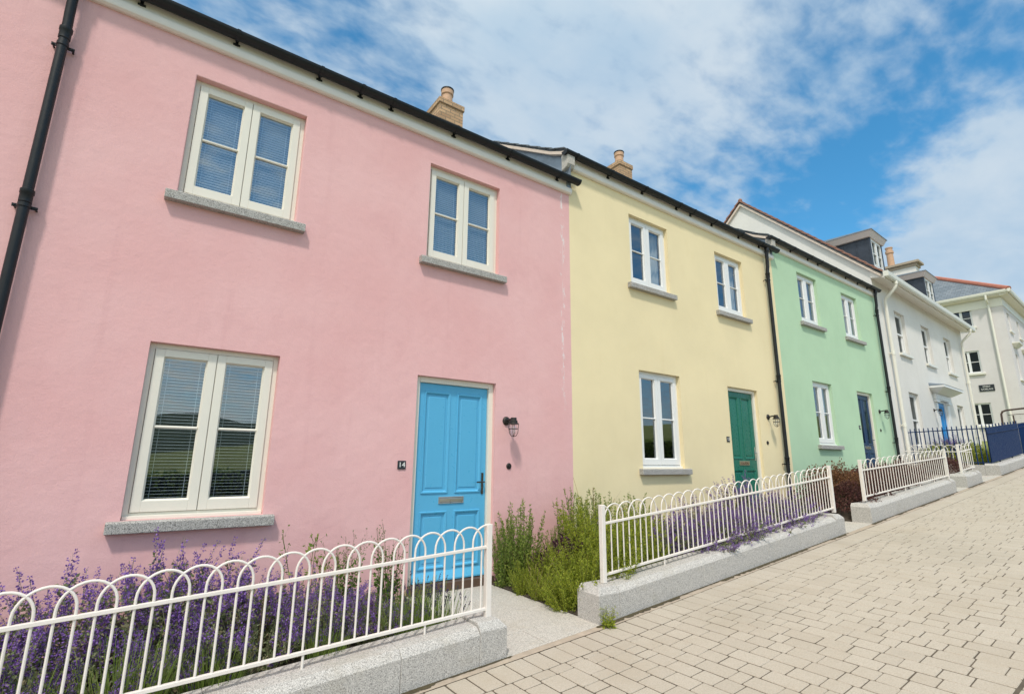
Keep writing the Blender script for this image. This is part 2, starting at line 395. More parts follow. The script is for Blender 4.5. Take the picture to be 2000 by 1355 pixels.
def door(root, x0, x1, head, hgt, paint, frame, hw, glazed=False, y=.09, step=True):
    zb = head-hgt
    m = MB(); f = .062
    m.box(x0, x0+f, y-.035, y+.07, zb, head); m.box(x1-f, x1, y-.035, y+.07, zb, head); m.box(x0+f, x1-f, y-.035, y+.07, head-f, head)
    fr = m.build('door_frame', frame, root, bevel=.004)
    a, b, t = x0+f+.004, x1-f-.004, head-f-.004; w = b-a
    px = [(a+.085, a+w*.5-.062), (a+w*.5+.052, b-.085)]; pz = [(t-1.17, t-.10), (t-1.93, t-1.38)]
    d = MB()
    d.box(a, b, y+.012, y+.05, zb+.03, t)
    # stiles and rails as one raised face around the panels
    xs = [a, px[0][0], px[0][1], px[1][0], px[1][1], b]; zs = [zb+.03, pz[1][0], pz[1][1], pz[0][0], pz[0][1], t]
    for i in range(5):
        for j in range(5):
            if i in (1, 3) and j in (1, 3): continue
            d.quad((xs[i], y, zs[j]), (xs[i+1], y, zs[j]), (xs[i+1], y, zs[j+1]), (xs[i], y, zs[j+1]))
    for (p, q) in px:
        for (r, s) in pz:
            d.slope_ring(p-.014, q+.014, r-.014, s+.014, .006, y-.001, y-.012); d.slope_ring(p-.008, q+.008, r-.008, s+.008, .012, y-.012, y-.010)
            d.slope_ring(p+.004, q-.004, r+.004, s-.004, .014, y-.010, y+.010)
            d.slope_ring(p+.040, q-.040, r+.040, s-.040, .010, y+.0105, y+.006); d.quad((p+.05, y+.006, r+.05), (q-.05, y+.006, r+.05), (q-.05, y+.006, s-.05), (p+.05, y+.006, s-.05))
    d.prism([(y-.002, zb+.035), (y-.045, zb+.035), (y-.045, zb+.05), (y-.002, zb+.125)], a+.01, b-.01, lambda p, q, t_: (t_, p, q))
    dr = d.build('door', paint, root, recalc=True)
    if glazed:
        for p, q in px:
            gm = MB(); r, s = pz[0]; gm.quad((p+.02, y+.004, r+.02), (q-.02, y+.004, r+.02), (q-.02, y+.004, s-.02), (p+.02, y+.004, s-.02)); gm.build('door_glass', 'glass_far', dr, recalc=False)
    xc = (a+b)/2; zl = t-1.255
    l = MB(); l.ring(xc-.155, xc+.155, zl-.036, zl+.036, .012, y-.012, y+.002); l.prism([(y-.003, zl-.024), (y-.010, zl-.020), (y-.014, zl+.018), (y-.003, zl+.024)], xc-.14, xc+.14, lambda p, q, t_: (t_, p, q))
    l.build('letter_box', hw[0], dr, bevel=.002)
    h = MB(); hx = b-.045; hz = t-1.07
    h.box(hx-.013, hx+.013, y-.008, y+.001, hz-.135, hz+.10); h.tube([(hx, y-.004, hz), (hx, y-.05, hz), (hx-.02, y-.055, hz), (hx-.10, y-.052, hz-.002)], .009, 8); h.lathe((hx, y-.012, hz-.09), [(.008, 0), (.008, .008)], 'y', 10)
    h.build('handle', hw[1], dr, smooth=True)
    if step:
        s = MB(); s.box(x0-.0, x1+.0, -.03, y+.06, zb-.055, zb+.026); s.build('threshold', 'brown', root, bevel=.004)
    return dr
def eave(root, x0, x1, ez, gx0, gx1, brackets):
    m = MB()
    m.prism([(0, ez), (-.03, ez), (-.05, ez+.014), (-.055, ez+.03), (-.055, ez+.082), (-.034, ez+.090), (-.034, ez+.30), (0, ez+.30)], x0, x1, lambda p, q, t: (t, p, q))
    m.build('fascia', 'trim', root)
    n = 12; r0, r1, cy, cz = .062, .055, -.105, ez+.205
    prof = [(cy+r0*math.cos(PI+PI*k/n), cz+r0*math.sin(PI+PI*k/n)) for k in range(n+1)]+[(cy+r1*math.cos(2*PI-PI*k/n), cz+r1*math.sin(2*PI-PI*k/n)) for k in range(n+1)]
    gm = MB(); gm.prism(prof, gx0, gx1, lambda p, q, t: (t, p, q))
    disc = [(cy+r0*math.cos(PI+PI*k/n), cz+r0*math.sin(PI+PI*k/n)) for k in range(n+1)]
    for a, b in ((gx0-.006, gx0+.012), (gx1-.012, gx1+.006)): gm.prism([(p, q) for p, q in disc], a, b, lambda p, q, t: (t, cy+(p-cy)*1.05, cz+(q-cz)*1.05))
    gu = gm.build('gutter', 'black', root, smooth=True)
    for bx in brackets:
        b = MB(); rr = .070
        pr = [(cy+rr*math.cos(PI+PI*k/n), cz+rr*math.sin(PI+PI*k/n)) for k in range(n+1)]+[(cy+.0615*math.cos(2*PI-PI*k/n), cz+.0615*math.sin(2*PI-PI*k/n)) for k in range(n+1)]
        b.prism(pr, bx-.016, bx+.016, lambda p, q, t: (t, p, q))
        b.box(bx-.012, bx+.012, -.05, -.0345, cz-.085, cz-.02); b.box(bx-.03, bx+.03, -.046, -.0346, cz-.082, cz-.066)
        b.build('gutter_bracket', 'black', gu, smooth=True)
    # roof: slopes behind the gutter, both sides of the ridge
    return gu
def roof(root, x0, x1, ez, mat='slate', pitch=.645, half=4., ov=.10):
    m = MB(); z0 = ez+.25
    A = [(-ov, z0+.01), (.25, z0+.19), (half, z0+pitch*half), (half, z0+pitch*half-.09), (.25, z0+.10), (-ov, z0-.05)]
    m.prism(A, x0, x1, lambda p, q, t: (t, p, q)); m.prism([(2*half-p, q) for p, q in A], x0, x1, lambda p, q, t: (t, p, q))
    m.box(x0, x1, half-.08, half+.08, z0+pitch*half-.06, z0+pitch*half+.05)
    return m.build('roof', mat, root)
def verge(root, x, ez, pitch=.645, half=4., tile='slate'):
    z0 = ez+.25; m = MB()
    A = [(-.10, z0-.035), (.02, z0+.015), (.25, z0+.135), (half, z0+pitch*half-.03), (half, z0+pitch*half-.085), (.25, z0+.085), (.0, z0-.045), (-.10, z0-.09)]
    m.prism(A, x-.02, x+.2, lambda p, q, t: (t, p, q)); m.build('verge', 'mortar', root)
    t = MB(); n = 14
    for i in range(n):
        y0 = -.08+i*(half/n); y1 = y0+half/n+.05
        zf = lambda y: z0+.01+max(0, (y+.1))*.51 if y < .25 else z0+.19+(y-.25)*(pitch*half-.19)/(half-.25)
        a, b = zf(y0)-.004, zf(y1)-.02
        t.hexa([(x-.03, y0, a), (x+.15, y0, a), (x-.03, y1, b), (x+.15, y1, b), (x-.03, y0, a+.014), (x+.15, y0, a+.014), (x-.03, y1, b+.012), (x+.15, y1, b+.012)])
    t.build('verge_tile', tile, root)
def downpipe(root, x, ez, zb, mat='black', r=.034, clips=(), gy=-.105):
    m = MB(); gz = ez+.15
    pts = [(x, gy, gz), (x, gy, gz-.10), (x, gy+.01, gz-.15), (x, -.088, gz-.42), (x, -.075, gz-.50), (x, -.075, gz-.60), (x, -.075, zb)]
    m.tube(pts, r, 14)
    m.lathe((x, gy, gz-.09), [(r+.006, 0), (r+.009, .01), (r+.009, .07), (r+.004, .08)], n=14)
    for z in (gz-.60,)+tuple(clips):
        m.lathe((x, -.075, z), [(r+.001, -.05), (r+.006, -.045), (r+.006, .02), (r+.010, .025), (r+.010, .055), (r+.002, .06)], n=14)
    p = m.build('downpipe', mat, root, smooth=True)
    for z in (gz-.70,)+tuple(c-.07 for c in clips):
        c = MB(); c.lathe((x, -.075, z), [(r+.0015, -.016), (r+.006, -.014), (r+.006, .014), (r+.0015, .016)], n=14)
        c.box(x-.072, x-.03, -.052, -.040, z-.012, z+.012); c.box(x+.03, x+.072, -.052, -.040, z-.012, z+.012)
        for s_ in (-1, 1): c.tube([(x+s_*.06, -.06, z), (x+s_*.06, .01, z)], .008, 8)
        c.build('pipe_clip', mat, p, smooth=True)
    return p
def chimney(root, x0, x1, y0, y1, z0, z1, pots):
    m = MB(); m.box(x0, x1, y0, y1, z0, z1-.16); c = m.build('chimney', 'brick', root)
    k = MB(); k.box(x0-.025, x1+.025, y0-.025, y1+.025, z1-.16, z1-.04); k.hexa([(x0-.03, y0-.03, z1-.04), (x1+.03, y0-.03, z1-.04), (x0-.03, y1+.03, z1-.04), (x1+.03, y1+.03, z1-.04), (x0+.02, y0+.02, z1), (x1-.02, y0+.02, z1), (x0+.02, y1-.02, z1), (x1-.02, y1-.02, z1)])
    k.build('chimney_crown', 'brick', c, bevel=.01)
    for px, py, h in pots:
        p = MB(); p.lathe((px, py, z1-.03), [(.125, 0), (.12, .1), (.115, h-.14), (.135, h-.12), (.135, h-.02), (.115, h-.02)], n=20); p.build('chimney_pot', 'pot', c, smooth=True)
        q = MB(); q.lathe((px, py, z1-.03+h), [(.12, -.03), (.145, -.012), (.145, .012), (.12, .03)], n=20); q.build('pot_rim', 'black', c, smooth=True)
    return c
def text_mesh(body, size, mat, name, loc, parent, rotz=0., width=None):
    cu = bpy.data.curves.new('lettering', 'FONT'); cu.body = body; cu.size = size; cu.align_x = 'CENTER'; cu.align_y = 'CENTER'; cu.extrude = .0015; cu.space_line = .8
    t = bpy.data.objects.new('lettering_source', cu); COL.objects.link(t)
    bpy.context.view_layer.update()
    me = bpy.data.meshes.new_from_object(t.evaluated_get(bpy.context.evaluated_depsgraph_get()))
    bpy.data.objects.remove(t); bpy.data.curves.remove(cu)
    me.materials.clear(); me.materials.append(M[mat])
    o = bpy.data.objects.new(name, me); COL.objects.link(o); o.parent = parent
    o.rotation_euler = (R(90), 0, rotz); o.location = loc
    if width:
        xs = [v.co.x for v in me.vertices]; k = width/(max(xs)-min(xs))
        for v in me.vertices: v.co.x *= k
    return o
def plaque(x, z, w, h, txt, label, size):
    t = thing('number_plaque', (x, 0, z), label, 'house number')
    m = MB(); m.box(x-w/2, x+w/2, -.010, .0005, z-h/2, z+h/2); m.build('plate', 'slate_plate', t, bevel=.002)
    text_mesh(txt, size, 'letter', 'numerals', (0, -.0102, 0), t, width=w*.66)
    return t
def wall_lamp(x, z, label, y=0., rz=0., loc=None):
    t = thing('wall_lamp', loc if loc else (x, y, z), label, 'wall lamp', 'caged lamps beside the front doors', rz, ori=(x, 0, z))
    m = MB(); m.lathe((x, 0, z), [(.052, .0), (.052, -.008), (.045, -.018), (.03, -.024), (.02, -.026)], 'y', 18); m.build('wall_rose', 'iron', t, smooth=True)
    a = MB(); a.tube([(x, -.02, z), (x, -.08, z+.012), (x, -.13, z+.014), (x, -.15, z+.005), (x, -.15, z-.01)], .013, 10); a.build('arm', 'iron', t, smooth=True)
    c = MB(); c.lathe((x, -.155, z), [(.012, .032), (.034, .03), (.036, .0), (.046, -.004), (.047, -.03), (.060, -.034), (.062, -.046), (.044, -.048)], n=18); c.build('cap', 'iron', t, smooth=True)
    gl = MB(); gl.lathe((x, -.155, z), [(.038, -.046), (.04, -.10), (.036, -.14), (.022, -.168), (.005, -.178)], n=16); gl.build('glass_shade', 'lamp_glass', t, smooth='all')
    k = MB()
    for q in range(4):
        u = q*PI/2+PI/4; cx, sy = math.cos(u), math.sin(u)
        k.tube([(x+cx*r_, -.155+sy*r_, z+t_) for r_, t_ in ((.056, -.046), (.054, -.10), (.050, -.145), (.032, -.178), (.0, -.19))], .0035, 6)
    for r_, t_ in ((.055, -.098),): k.tube([(x+r_*math.cos(q*PI/10), -.155+r_*math.sin(q*PI/10), z+t_) for q in range(21)], .0035, 6)
    k.build('cage', 'iron', t, smooth=True)
    return t
def bell(x, z, label):
    t = MB(); t.lathe((x, 0, z), [(.036, .0), (.036, -.006), (.026, -.014), (.024, -.010), (.013, -.010), (.012, -.020), (.004, -.022)], 'y', 20)
    return tag(t.build('doorbell', 'iron', None, smooth=True, loc=(x, 0, z)), label, 'doorbell', 'bell pushes beside the front doors')

# ---------------------------------------------------------------- the terrace
# pink house at the left edge, beyond the black drainpipe
h0 = thing('terraced_house', (-3.9, 0, g(-3.9)), 'pink rendered house wall left of the black drainpipe, cut by the left edge', 'house')
wall(h0, 'pink', -7., -1.15, -2.3, 3.77, [(-4.6, -3.6, 2.25, 3.45), (-4.6, -3.6, -.48, .92)])
eave(h0, -7., -1.15, 3.77, -7., -1.16, (-3, -2.2, -1.45)); roof(h0, -7., -1.15, 3.77)
window(h0, -4.6, -3.6, 2.25, 3.45, 'cream', 'blind'); window(h0, -4.6, -3.6, -.48, .92, 'cream', 'blind')
chimney(h0, -1.28, -.66, 3.47, 4.2, 5.2, 7.75, [(-.97, 3.83, .55)])

h1 = thing('terraced_house', (1.7, 0, g(1.7)), 'pink rendered house with cream windows and a sky blue front door', 'house')
wall(h1, 'pink', -1.15, 4.56, -2., 3.77, [(-.06, .93, -.48, .92), (-.05, .93, 2.25, 3.45), (2.35, 3.35, 2.25, 3.46), (2.32, 3.34, -1.27, .89)])
window(h1, -.06, .93, -.48, .92, 'cream', 'blind_open'); window(h1, -.05, .93, 2.25, 3.45, 'cream', 'blind'); window(h1, 2.35, 3.35, 2.25, 3.46, 'cream', 'blind')
door(h1, 2.32, 3.34, .89, 2.16, 'blue_door', 'cream', ('steel', 'dark_chrome'))
eave(h1, -1.15, 4.575, 3.77, -1.15, 4.66, (-.53, .22, 1.0, 1.44, 1.80, 2.62, 3.44, 4.30)); roof(h1, -1.15, 4.56, 3.77)
downpipe(h1, -.955, 3.77, g(-1)+.05, clips=(1.88, .1))
chimney(h1, 4.12, 4.68, 3.47, 4.2, 5.2, 7.5, [(4.40, 3.70, .42)])

h2 = thing('terraced_house', (7.4, 0, g(7.4)), 'pale yellow rendered house with white windows and a bottle green front door', 'house')
wall(h2, 'yellow', 4.56, 10.27, -1.6, 4.18, [(5.84, 6.80, 2.70, 3.88), (8.18, 9.10, 2.68, 3.84), (5.92, 6.90, -.10, 1.345), (8.25, 9.22, -.84, 1.31)])
window(h2, 5.84, 6.80, 2.70, 3.88, 'white', 'half', 3); window(h2, 8.18, 9.10, 2.68, 3.84, 'white', 'half', 4); window(h2, 5.92, 6.90, -.10, 1.345, 'white', 'none', 5)
door(h2, 8.25, 9.22, 1.31, 2.15, 'green_door', 'cream', ('brass', 'steel'))
eave(h2, 4.58, 10.30, 4.18, 4.40, 10.36, (4.62, 5.35, 6.15, 7.05, 7.45, 8.1, 9.0, 9.75)); roof(h2, 4.45, 10.27, 4.18); verge(h2, 4.44, 4.18)
downpipe(h2, 9.93, 4.18, g(9.9)+.05, clips=(1.62, .05))
chimney(h2, 9.62, 10.12, 3.47, 4.2, 5.6, 8.13, [(9.87, 3.70, .42)])

h3 = thing('terraced_house', (13, 0, g(13)), 'mint green rendered house with a navy front door, between the yellow and the white house', 'house')
wall(h3, 'green', 10.27, 15.72, -1.1, 4.43, [(11.36, 12.29, 3.02, 4.18), (13.58, 14.48, 3.01, 4.15), (11.50, 12.40, .38, 1.73), (13.72, 14.63, -.40, 1.70)])
window(h3, 11.36, 12.29, 3.02, 4.18, 'white', 'net', 6); window(h3, 13.58, 14.48, 3.01, 4.15, 'white', 'net', 7); window(h3, 11.50, 12.40, .38, 1.73, 'white', 'half', 8)
door(h3, 13.72, 14.63, 1.70, 2.1, 'navy_door', 'cream', ('chrome', 'chrome'), glazed=True)
eave(h3, 10.29, 15.70, 4.43, 10.08, 15.82, (10.4, 11.1, 11.9, 12.4, 13.1, 13.9, 14.6, 15.2)); roof(h3, 10.16, 15.72, 4.43); verge(h3, 10.15, 4.43)
downpipe(h3, 15.55, 4.43, g(15.5)+.05, clips=(1.9, .6))

# lead flashings and granite kneelers where each roof steps up
for root, x, ez, low in ((h2, 4.50, 4.18, 3.77), (h3, 10.21, 4.43, 4.18)):
    m = MB(); zl = low+.25; zu = ez+.25
    n = 20
    for i in range(n):                       # dressed lead, slightly rumpled
        y0, y1 = -.13+i*4.1/n, -.13+(i+1)*4.1/n
        top = lambda y: zu-.07+max(0, y)*.66 if y > 0 else zu-.08
        bot = lambda y: zl-.02+max(0, y)*.64 if y > 0 else zl-.06
        for j in range(3):
            t0, t1 = j/3, (j+1)/3
            w = lambda y, t: .010*math.sin(y*13+t*5)+.007*math.sin(y*31+t*11)
            P = lambda y, t: (x-.012+w(y, t), y, bot(y)+(top(y)-bot(y))*t)
            m.quad(P(y0, t0), P(y1, t0), P(y1, t1), P(y0, t1))
    m.box(x-.014, x+.055, -.05, .02, low+.09, ez-.02)
    m.build('lead_flashing', 'lead', root, smooth=True)
    k = MB(); k.prism([(-.13, ez+.01), (-.10, ez-.04), (-.03, ez-.06), (.01, ez-.06), (.01, ez+.19), (-.13, ez+.19)], x-.07, x+.078, lambda p, q, t: (t, p, q))
    k.build('kneeler_stone', 'granite_path', root, bevel=.012)

plaque(2.19, -.06, .088, .085, '14', 'dark house number plate reading 14, left of the sky blue door', .07)
plaque(8.135, .385, .085, .09, '12', 'dark house number plate reading 12, left of the bottle green door', .07)
plaque(13.62, .83, .085, .09, '10', 'small dark number plate left of the navy door of the green house', .07)
wall_lamp(3.495, .455, 'caged bulkhead lamp on the pink wall, right of the sky blue door')
wall_lamp(9.52, .84, 'caged bulkhead lamp on the yellow wall, beside the black drainpipe')
wall_lamp(14.93, 1.28, 'caged bulkhead lamp on the mint green wall, right of the navy door')
bell(3.54, -.07, 'round dark bell push on the pink wall under the lamp')
bell(9.42, .36, 'round dark bell push on the yellow wall under the lamp')
bell(14.84, .81, 'round dark bell push on the mint green wall under the lamp')

# ---------------------------------------------------------------- white house, turned two degrees with the street
T = R(2.1)
h4 = thing('terraced_house', (15.72, 0, -.3), 'tall white house with two grey dormers, sash windows and a bright blue door', 'house', None, T, ori=(0, 0, -.3))
W = 9.35
up = [(1.55, 2.43, 3.10, 4.37), (4.06, 4.94, 3.10, 4.37), (6.60, 7.48, 3.10, 4.37)]; lo = [(1.72, 2.60, .45, 2.0), (6.84, 7.68, .45, 2.0)]
wall(h4, 'white_wall', 0, W, -1., 5.0, up+lo+[(4.50, 5.45, -.1, 1.98)], depth=6.8, rise=3.36, reveal=.26, gup=.295)
def sash(root, x0, x1, z0, z1, y=.08):
    m = MB(); m.ring(x0, x1, z0, z1, .05, y, y+.09, wb=.06); w = m.build('window', 'white', root, bevel=.003)
    zm = (z0+z1)/2
    for a, b, yy in ((z0+.06, zm+.02, y+.045), (zm-.02, z1-.05, y+.012)):
        c = MB(); c.ring(x0+.05, x1-.05, a, b, .045, yy, yy+.03, wb=.05); c.build('sash', 'white', w, bevel=.002)
        p = MB(); p.quad((x0+.09, yy+.02, a+.04), (x1-.09, yy+.02, a+.04), (x1-.09, yy+.02, b-.04), (x0+.09, yy+.02, b-.04)); p.build('pane', 'glass_far', w, recalc=False)
    curtain_mesh(x0+.06, x0+(x1-x0)*.42, zm, z1-.05, y+.14, 5).build('curtain', 'curtain', w, smooth='all')
    s = MB(); s.box(x0-.09, x1+.09, -.07, y-.002, z0-.07, z0); s.build('sill', 'upvc', w, bevel=.006)
for a in up+lo: sash(h4, *a)
m = MB()                                     # boxed soffit, fascia and cream gutter
m.prism([(0, 5.0), (-.30, 4.93), (-.30, 4.90), (-.325, 4.90), (-.325, 5.10), (0, 5.2)], -.02, W+.02, lambda p, q, t: (t, p, q)); m.build('soffit', 'trim', h4)
m = MB(); m.prism([(-.33, 5.0), (-.34, 4.93), (-.41, 4.93), (-.43, 4.97), (-.44, 5.07), (-.425, 5.07), (-.40, 4.95), (-.345, 4.95), (-.34, 5.0)], -.12, W+.12, lambda p, q, t: (t, p, q)); m.box(-.135, -.115, -.445, -.325, 4.925, 5.075); m.box(W+.115, W+.135, -.445, -.325, 4.925, 5.075)
m.build('gutter', 'upvc', h4)
m = MB(); A = [(-.30, 5.13), (3.4, 8.78), (3.4, 8.66), (-.30, 5.01)]
m.prism(A, -.05, W+.05, lambda p, q, t: (t, p, q)); m.prism([(6.8-p, q) for p, q in A], -.05, W+.05, lambda p, q, t: (t, p, q)); m.build('roof', 'slate', h4)
m = MB(); m.prism([(-.25, 5.04), (3.4, 8.655), (3.4, 8.57), (-.25, 4.96)], -.075, .02, lambda p, q, t: (t, p, q)); m.prism([(7.05, 5.04), (3.4, 8.655), (3.4, 8.57), (7.05, 4.96)], -.075, .02, lambda p, q, t: (t, p, q)); m.build('verge', 'mortar', h4)
m = MB(); n = 22
for i in range(n):
    for sgn in (0, 1):
        y0 = -.31+i*3.7/n; y1 = y0+3.7/n+.04; f = lambda y: 5.13+(y+.3)*.9865
        q = [(y0, f(y0)-.045), (y1, f(y1)-.075), (y1, f(y1)-.03), (y0, f(y0)+.015)]
        if sgn: q = [(6.8-a, b) for a, b in q]
        m.prism(q, -.11, .16, lambda p, r_, t: (t, p, r_))
m.lathe((-.02, 3.4, 8.74), [(.06, -.04), (.07, .04), (.05, .09)], n=10); m.build('verge_tile', 'tile', h4)
def dormer(x0, x1):
    z0 = 5.5; zt = 6.46; y0 = .10; roofz = lambda y: 5.13+(y+.3)*.9865; yb = (zt-5.13)/.9865-.3
    c = MB(); X0, X1, Y0 = x0-.16, x1+.16, -.02
    c.hexa([(X0-.02, Y0-.02, zt+.172), (X1+.02, Y0-.02, zt+.172), (X0-.02, yb+.4, zt+.172), (X1+.02, yb+.4, zt+.172), (X0-.02, Y0-.02, zt+.19), (X1+.02, Y0-.02, zt+.19), (X0-.02, yb+.4, zt+.24), (X1+.02, yb+.4, zt+.24)])
    d = c.build('dormer', 'lead', h4)
    for x, s in ((x0, 1), (x1, -1)):
        c = MB(); c.prism([(y0, roofz(y0)-.1), (y0, zt), (yb, zt), (yb, zt-.06)], x, x+s*.05, lambda p, q, t: (t, p, q))
        for u in (.35, .7): c.box(*sorted((x-s*.012, x)), y0+u-.012, y0+u+.012, roofz(y0+u), zt-.005)
        c.box(*sorted((x-s*.012, x+s*.06)), y0-.012, y0+.03, roofz(y0)-.05, zt); c.build('dormer_cheek', 'lead_dark', d)
    w = MB(); a, b = x0+.065, x1-.065; w.ring(a, b, z0+.1, zt, .045, y0+.0, y0+.06); xm = (a+b)/2; w.box(xm-.035, xm+.035, y0-.005, y0+.055, z0+.145, zt-.045)
    for p, q in ((a+.045, xm-.035), (xm+.035, b-.045)): w.ring(p, q, z0+.145, zt-.045, .03, y0-.003, y0+.05); w.box(p+.03, q-.03, y0, y0+.04, 6.0, 6.02)
    w.build('dormer_window', 'white', d)
    p = MB(); p.quad((a+.07, y0+.03, z0+.17), (b-.07, y0+.03, z0+.17), (b-.07, y0+.03, zt-.07), (a+.07, y0+.03, zt-.07)); p.build('pane', 'glass_far', d, recalc=False)
    v = MB(); v.quad((a+.05, y0+.12, z0+.15), (b-.05, y0+.12, z0+.15), (b-.05, y0+.12, zt-.05), (a+.05, y0+.12, zt-.05)); v.build('curtain', 'curtain', d, recalc=False)
    f = MB()
    f.hexa([(X0+.08, Y0+.08, zt), (X1-.08, Y0+.08, zt), (X0+.08, yb+.3, zt), (X1-.08, yb+.3, zt), (X0, Y0, zt+.17), (X1, Y0, zt+.17), (X0, yb+.3, zt+.17), (X1, yb+.3, zt+.17)])
    f.build('dormer_fascia', 'trim_pink', d)
dormer(.74, 1.72); dormer(5.92, 6.98)
m = MB(); m.box(8.9, 9.4, .9, 2.3, 6., 8.0); c = m.build('chimney', 'white_wall', h4)
m = MB(); m.box(8.78, 9.52, .75, 2.45, 8.0, 8.1); m.box(8.86, 9.44, .85, 2.35, 7.88, 8.0); m.build('chimney_crown', 'brick_cap', c, bevel=.01)
m = MB(); m.lathe((9.15, 1.75, 8.1), [(.13, 0), (.12, .62), (.15, .64), (.15, .74), (.12, .76), (.12, .84), (.14, .86), (.14, .90), (.11, .90)], n=16); m.build('chimney_pot', 'pot', c, smooth=True)
# downpipes, cream
for px in (.60, 8.78):
    m = MB(); m.tube([(px, -.385, 4.96), (px, -.385, 4.82), (px, -.36, 4.76), (px, -.11, 4.5), (px, -.085, 4.42), (px, -.085, -.6)], .042, 12)
    m.lathe((px, -.385, 4.84), [(.044, 0), (.055, .01), (.055, .09), (.044, .1)], n=12)
    for z in (2.95, 1.0): m.lathe((px, -.085, z), [(.043, -.05), (.05, -.045), (.05, .045), (.043, .05)], n=12); m.box(px-.09, px+.09, -.05, -.03, z-.015, z+.015)
    m.build('downpipe', 'upvc', h4, smooth=True)
# door, pilasters and hood
door(h4, 4.50, 5.45, 1.98, 2.05, 'bright_blue', 'white', ('chrome', 'chrome'), y=.05, step=False)
m = MB()
for a, b in ((4.18, 4.48), (5.47, 5.77)):
    m.box(a, b, -.02, .0, -.1, 1.98); m.box(a+.05, b-.05, -.03, -.021, 0, 1.9); m.box(a-.03, b+.03, -.08, .0, 1.9, 1.975)
m.box(4.15, 5.80, -.07, 0, 1.982, 2.16); m.box(4.2, 5.75, -.085, -.071, 2.02, 2.05); m.box(4.2, 5.75, -.085, -.071, 2.09, 2.12)
m.build('door_surround', 'white', h4, bevel=.004)
m = MB(); m.hexa([(4.12, -.12, 2.163), (5.83, -.12, 2.163), (4.12, 0, 2.163), (5.83, 0, 2.163), (3.88, -.36, 2.31), (6.07, -.36, 2.31), (3.88, 0, 2.31), (6.07, 0, 2.31)]); m.box(3.86, 6.09, -.38, 0, 2.312, 2.38); m.build('door_hood', 'white', h4, bevel=.005)
m = MB(); m.hexa([(3.85, -.39, 2.383), (6.10, -.39, 2.383), (3.85, 0, 2.383), (6.10, 0, 2.383), (3.86, -.38, 2.39), (6.09, -.38, 2.39), (3.86, 0, 2.47), (6.09, 0, 2.47)]); m.build('hood_flashing', 'lead', h4)
lx, lz = 3.96, 1.63
wall_lamp(lx, lz, 'caged bulkhead lamp on the white wall, left of the bright blue door', rz=T, loc=(15.72+lx*math.cos(T), lx*math.sin(T), lz))

# ---------------------------------------------------------------- building at the end of the street
T2 = R(2.1); EX, EY = 36., .78
h5 = thing('corner_building', (EX, EY, 0), 'off-white three storey corner building with slate hip roof and red ridge at the far end', 'building', None, T2, ori=(0, 0, 0))
def end_side(m, holes, z0, z1, ln):          # wall in the plane x = 0, running into +y
    ys = sorted({0, ln}|{h[0] for h in holes}|{h[1] for h in holes}); zs = sorted({z0, z1}|{h[2] for h in holes}|{h[3] for h in holes})
    for a, b in zip(ys, ys[1:]):
        for c, d in zip(zs, zs[1:]):
            if any(h[0] < (a+b)/2 < h[1] and h[2] < (c+d)/2 < h[3] for h in holes): continue
            m.quad((0, a, c), (0, b, c), (0, b, d), (0, a, d))
    for a, b, c, d in holes:
        for p, q in (((a, c), (b, c)), ((b, c), (b, d)), ((b, d), (a, d)), ((a, d), (a, c))): m.quad((0, p[0], p[1]), (0, q[0], q[1]), (.12, q[0], q[1]), (.12, p[0], p[1]))
HE = [(1.27, 2.20, 7.35, 8.36), (1.27, 2.20, 4.82, 6.03), (1.20, 2.13, 2.02, 3.2), (5.2, 6.3, 7.35, 8.36), (5.2, 6.3, 4.82, 6.03)]
HF = [(.75, 1.45, 7.0, 8.0), (3.4, 4.1, 7.0, 8.0), (.85, 1.5, 4.4, 5.75), (3.4, 4.1, 4.4, 5.75), (.85, 1.5, 2.0, 3.4), (3.4, 4.1, 2.0, 3.4), (6.2, 6.9, 4.4, 5.75), (6.2, 6.9, 7.0, 8.0)]
m = MB(); end_side(m, HE, -.5, 8.9, 9)
xs = sorted({0, 14}|{h[0] for h in HF}|{h[1] for h in HF}); zs = sorted({-.5, 8.9}|{h[2] for h in HF}|{h[3] for h in HF})
for a, b in zip(xs, xs[1:]):
    for c, d in zip(zs, zs[1:]):
        if any(h[0] < (a+b)/2 < h[1] and h[2] < (c+d)/2 < h[3] for h in HF): continue
        m.quad((a, 0, c), (b, 0, c), (b, 0, d), (a, 0, d))
for a, b, c, d in HF:
    for p, q in (((a, c), (b, c)), ((b, c), (b, d)), ((b, d), (a, d)), ((a, d), (a, c))): m.quad((p[0], 0, p[1]), (q[0], 0, q[1]), (q[0], .12, q[1]), (p[0], .12, p[1]))
m.quad((14, 0, -.5), (14, 9, -.5), (14, 9, 8.9), (14, 0, 8.9)); m.quad((0, 9, -.5), (14, 9, -.5), (14, 9, 8.9), (0, 9, 8.9))
m.build('wall', 'grey_wall', h5, weld=True)
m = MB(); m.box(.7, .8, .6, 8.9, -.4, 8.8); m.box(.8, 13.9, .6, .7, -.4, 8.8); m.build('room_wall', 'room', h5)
for a, b, c, d in HE:
    w = MB(); f = .07
    for y0, y1, z0, z1 in ((a, a+f, c, d), (b-f, b, c, d), (a+f, b-f, c, c+f), (a+f, b-f, d-f, d), ((a+b)/2-.055, (a+b)/2+.055, c+f, d-f)): w.box(.06, .12, y0, y1, z0, z1)
    for y0, y1 in ((a+f, (a+b)/2-.055), ((a+b)/2+.055, b-f)): w.box(.07, .11, y0, y1, (c+d)/2-.015, (c+d)/2+.015)
    wi = w.build('window', 'white', h5)
    p = MB(); p.quad((.1, a+.03, c+.03), (.1, b-.03, c+.03), (.1, b-.03, d-.03), (.1, a+.03, d-.03)); p.build('pane', 'glass_far', wi, recalc=False)
    s = MB(); s.box(-.09, .058, a-.12, b+.12, c-.12, c-.001); s.build('sill', 'upvc', wi, bevel=.01)
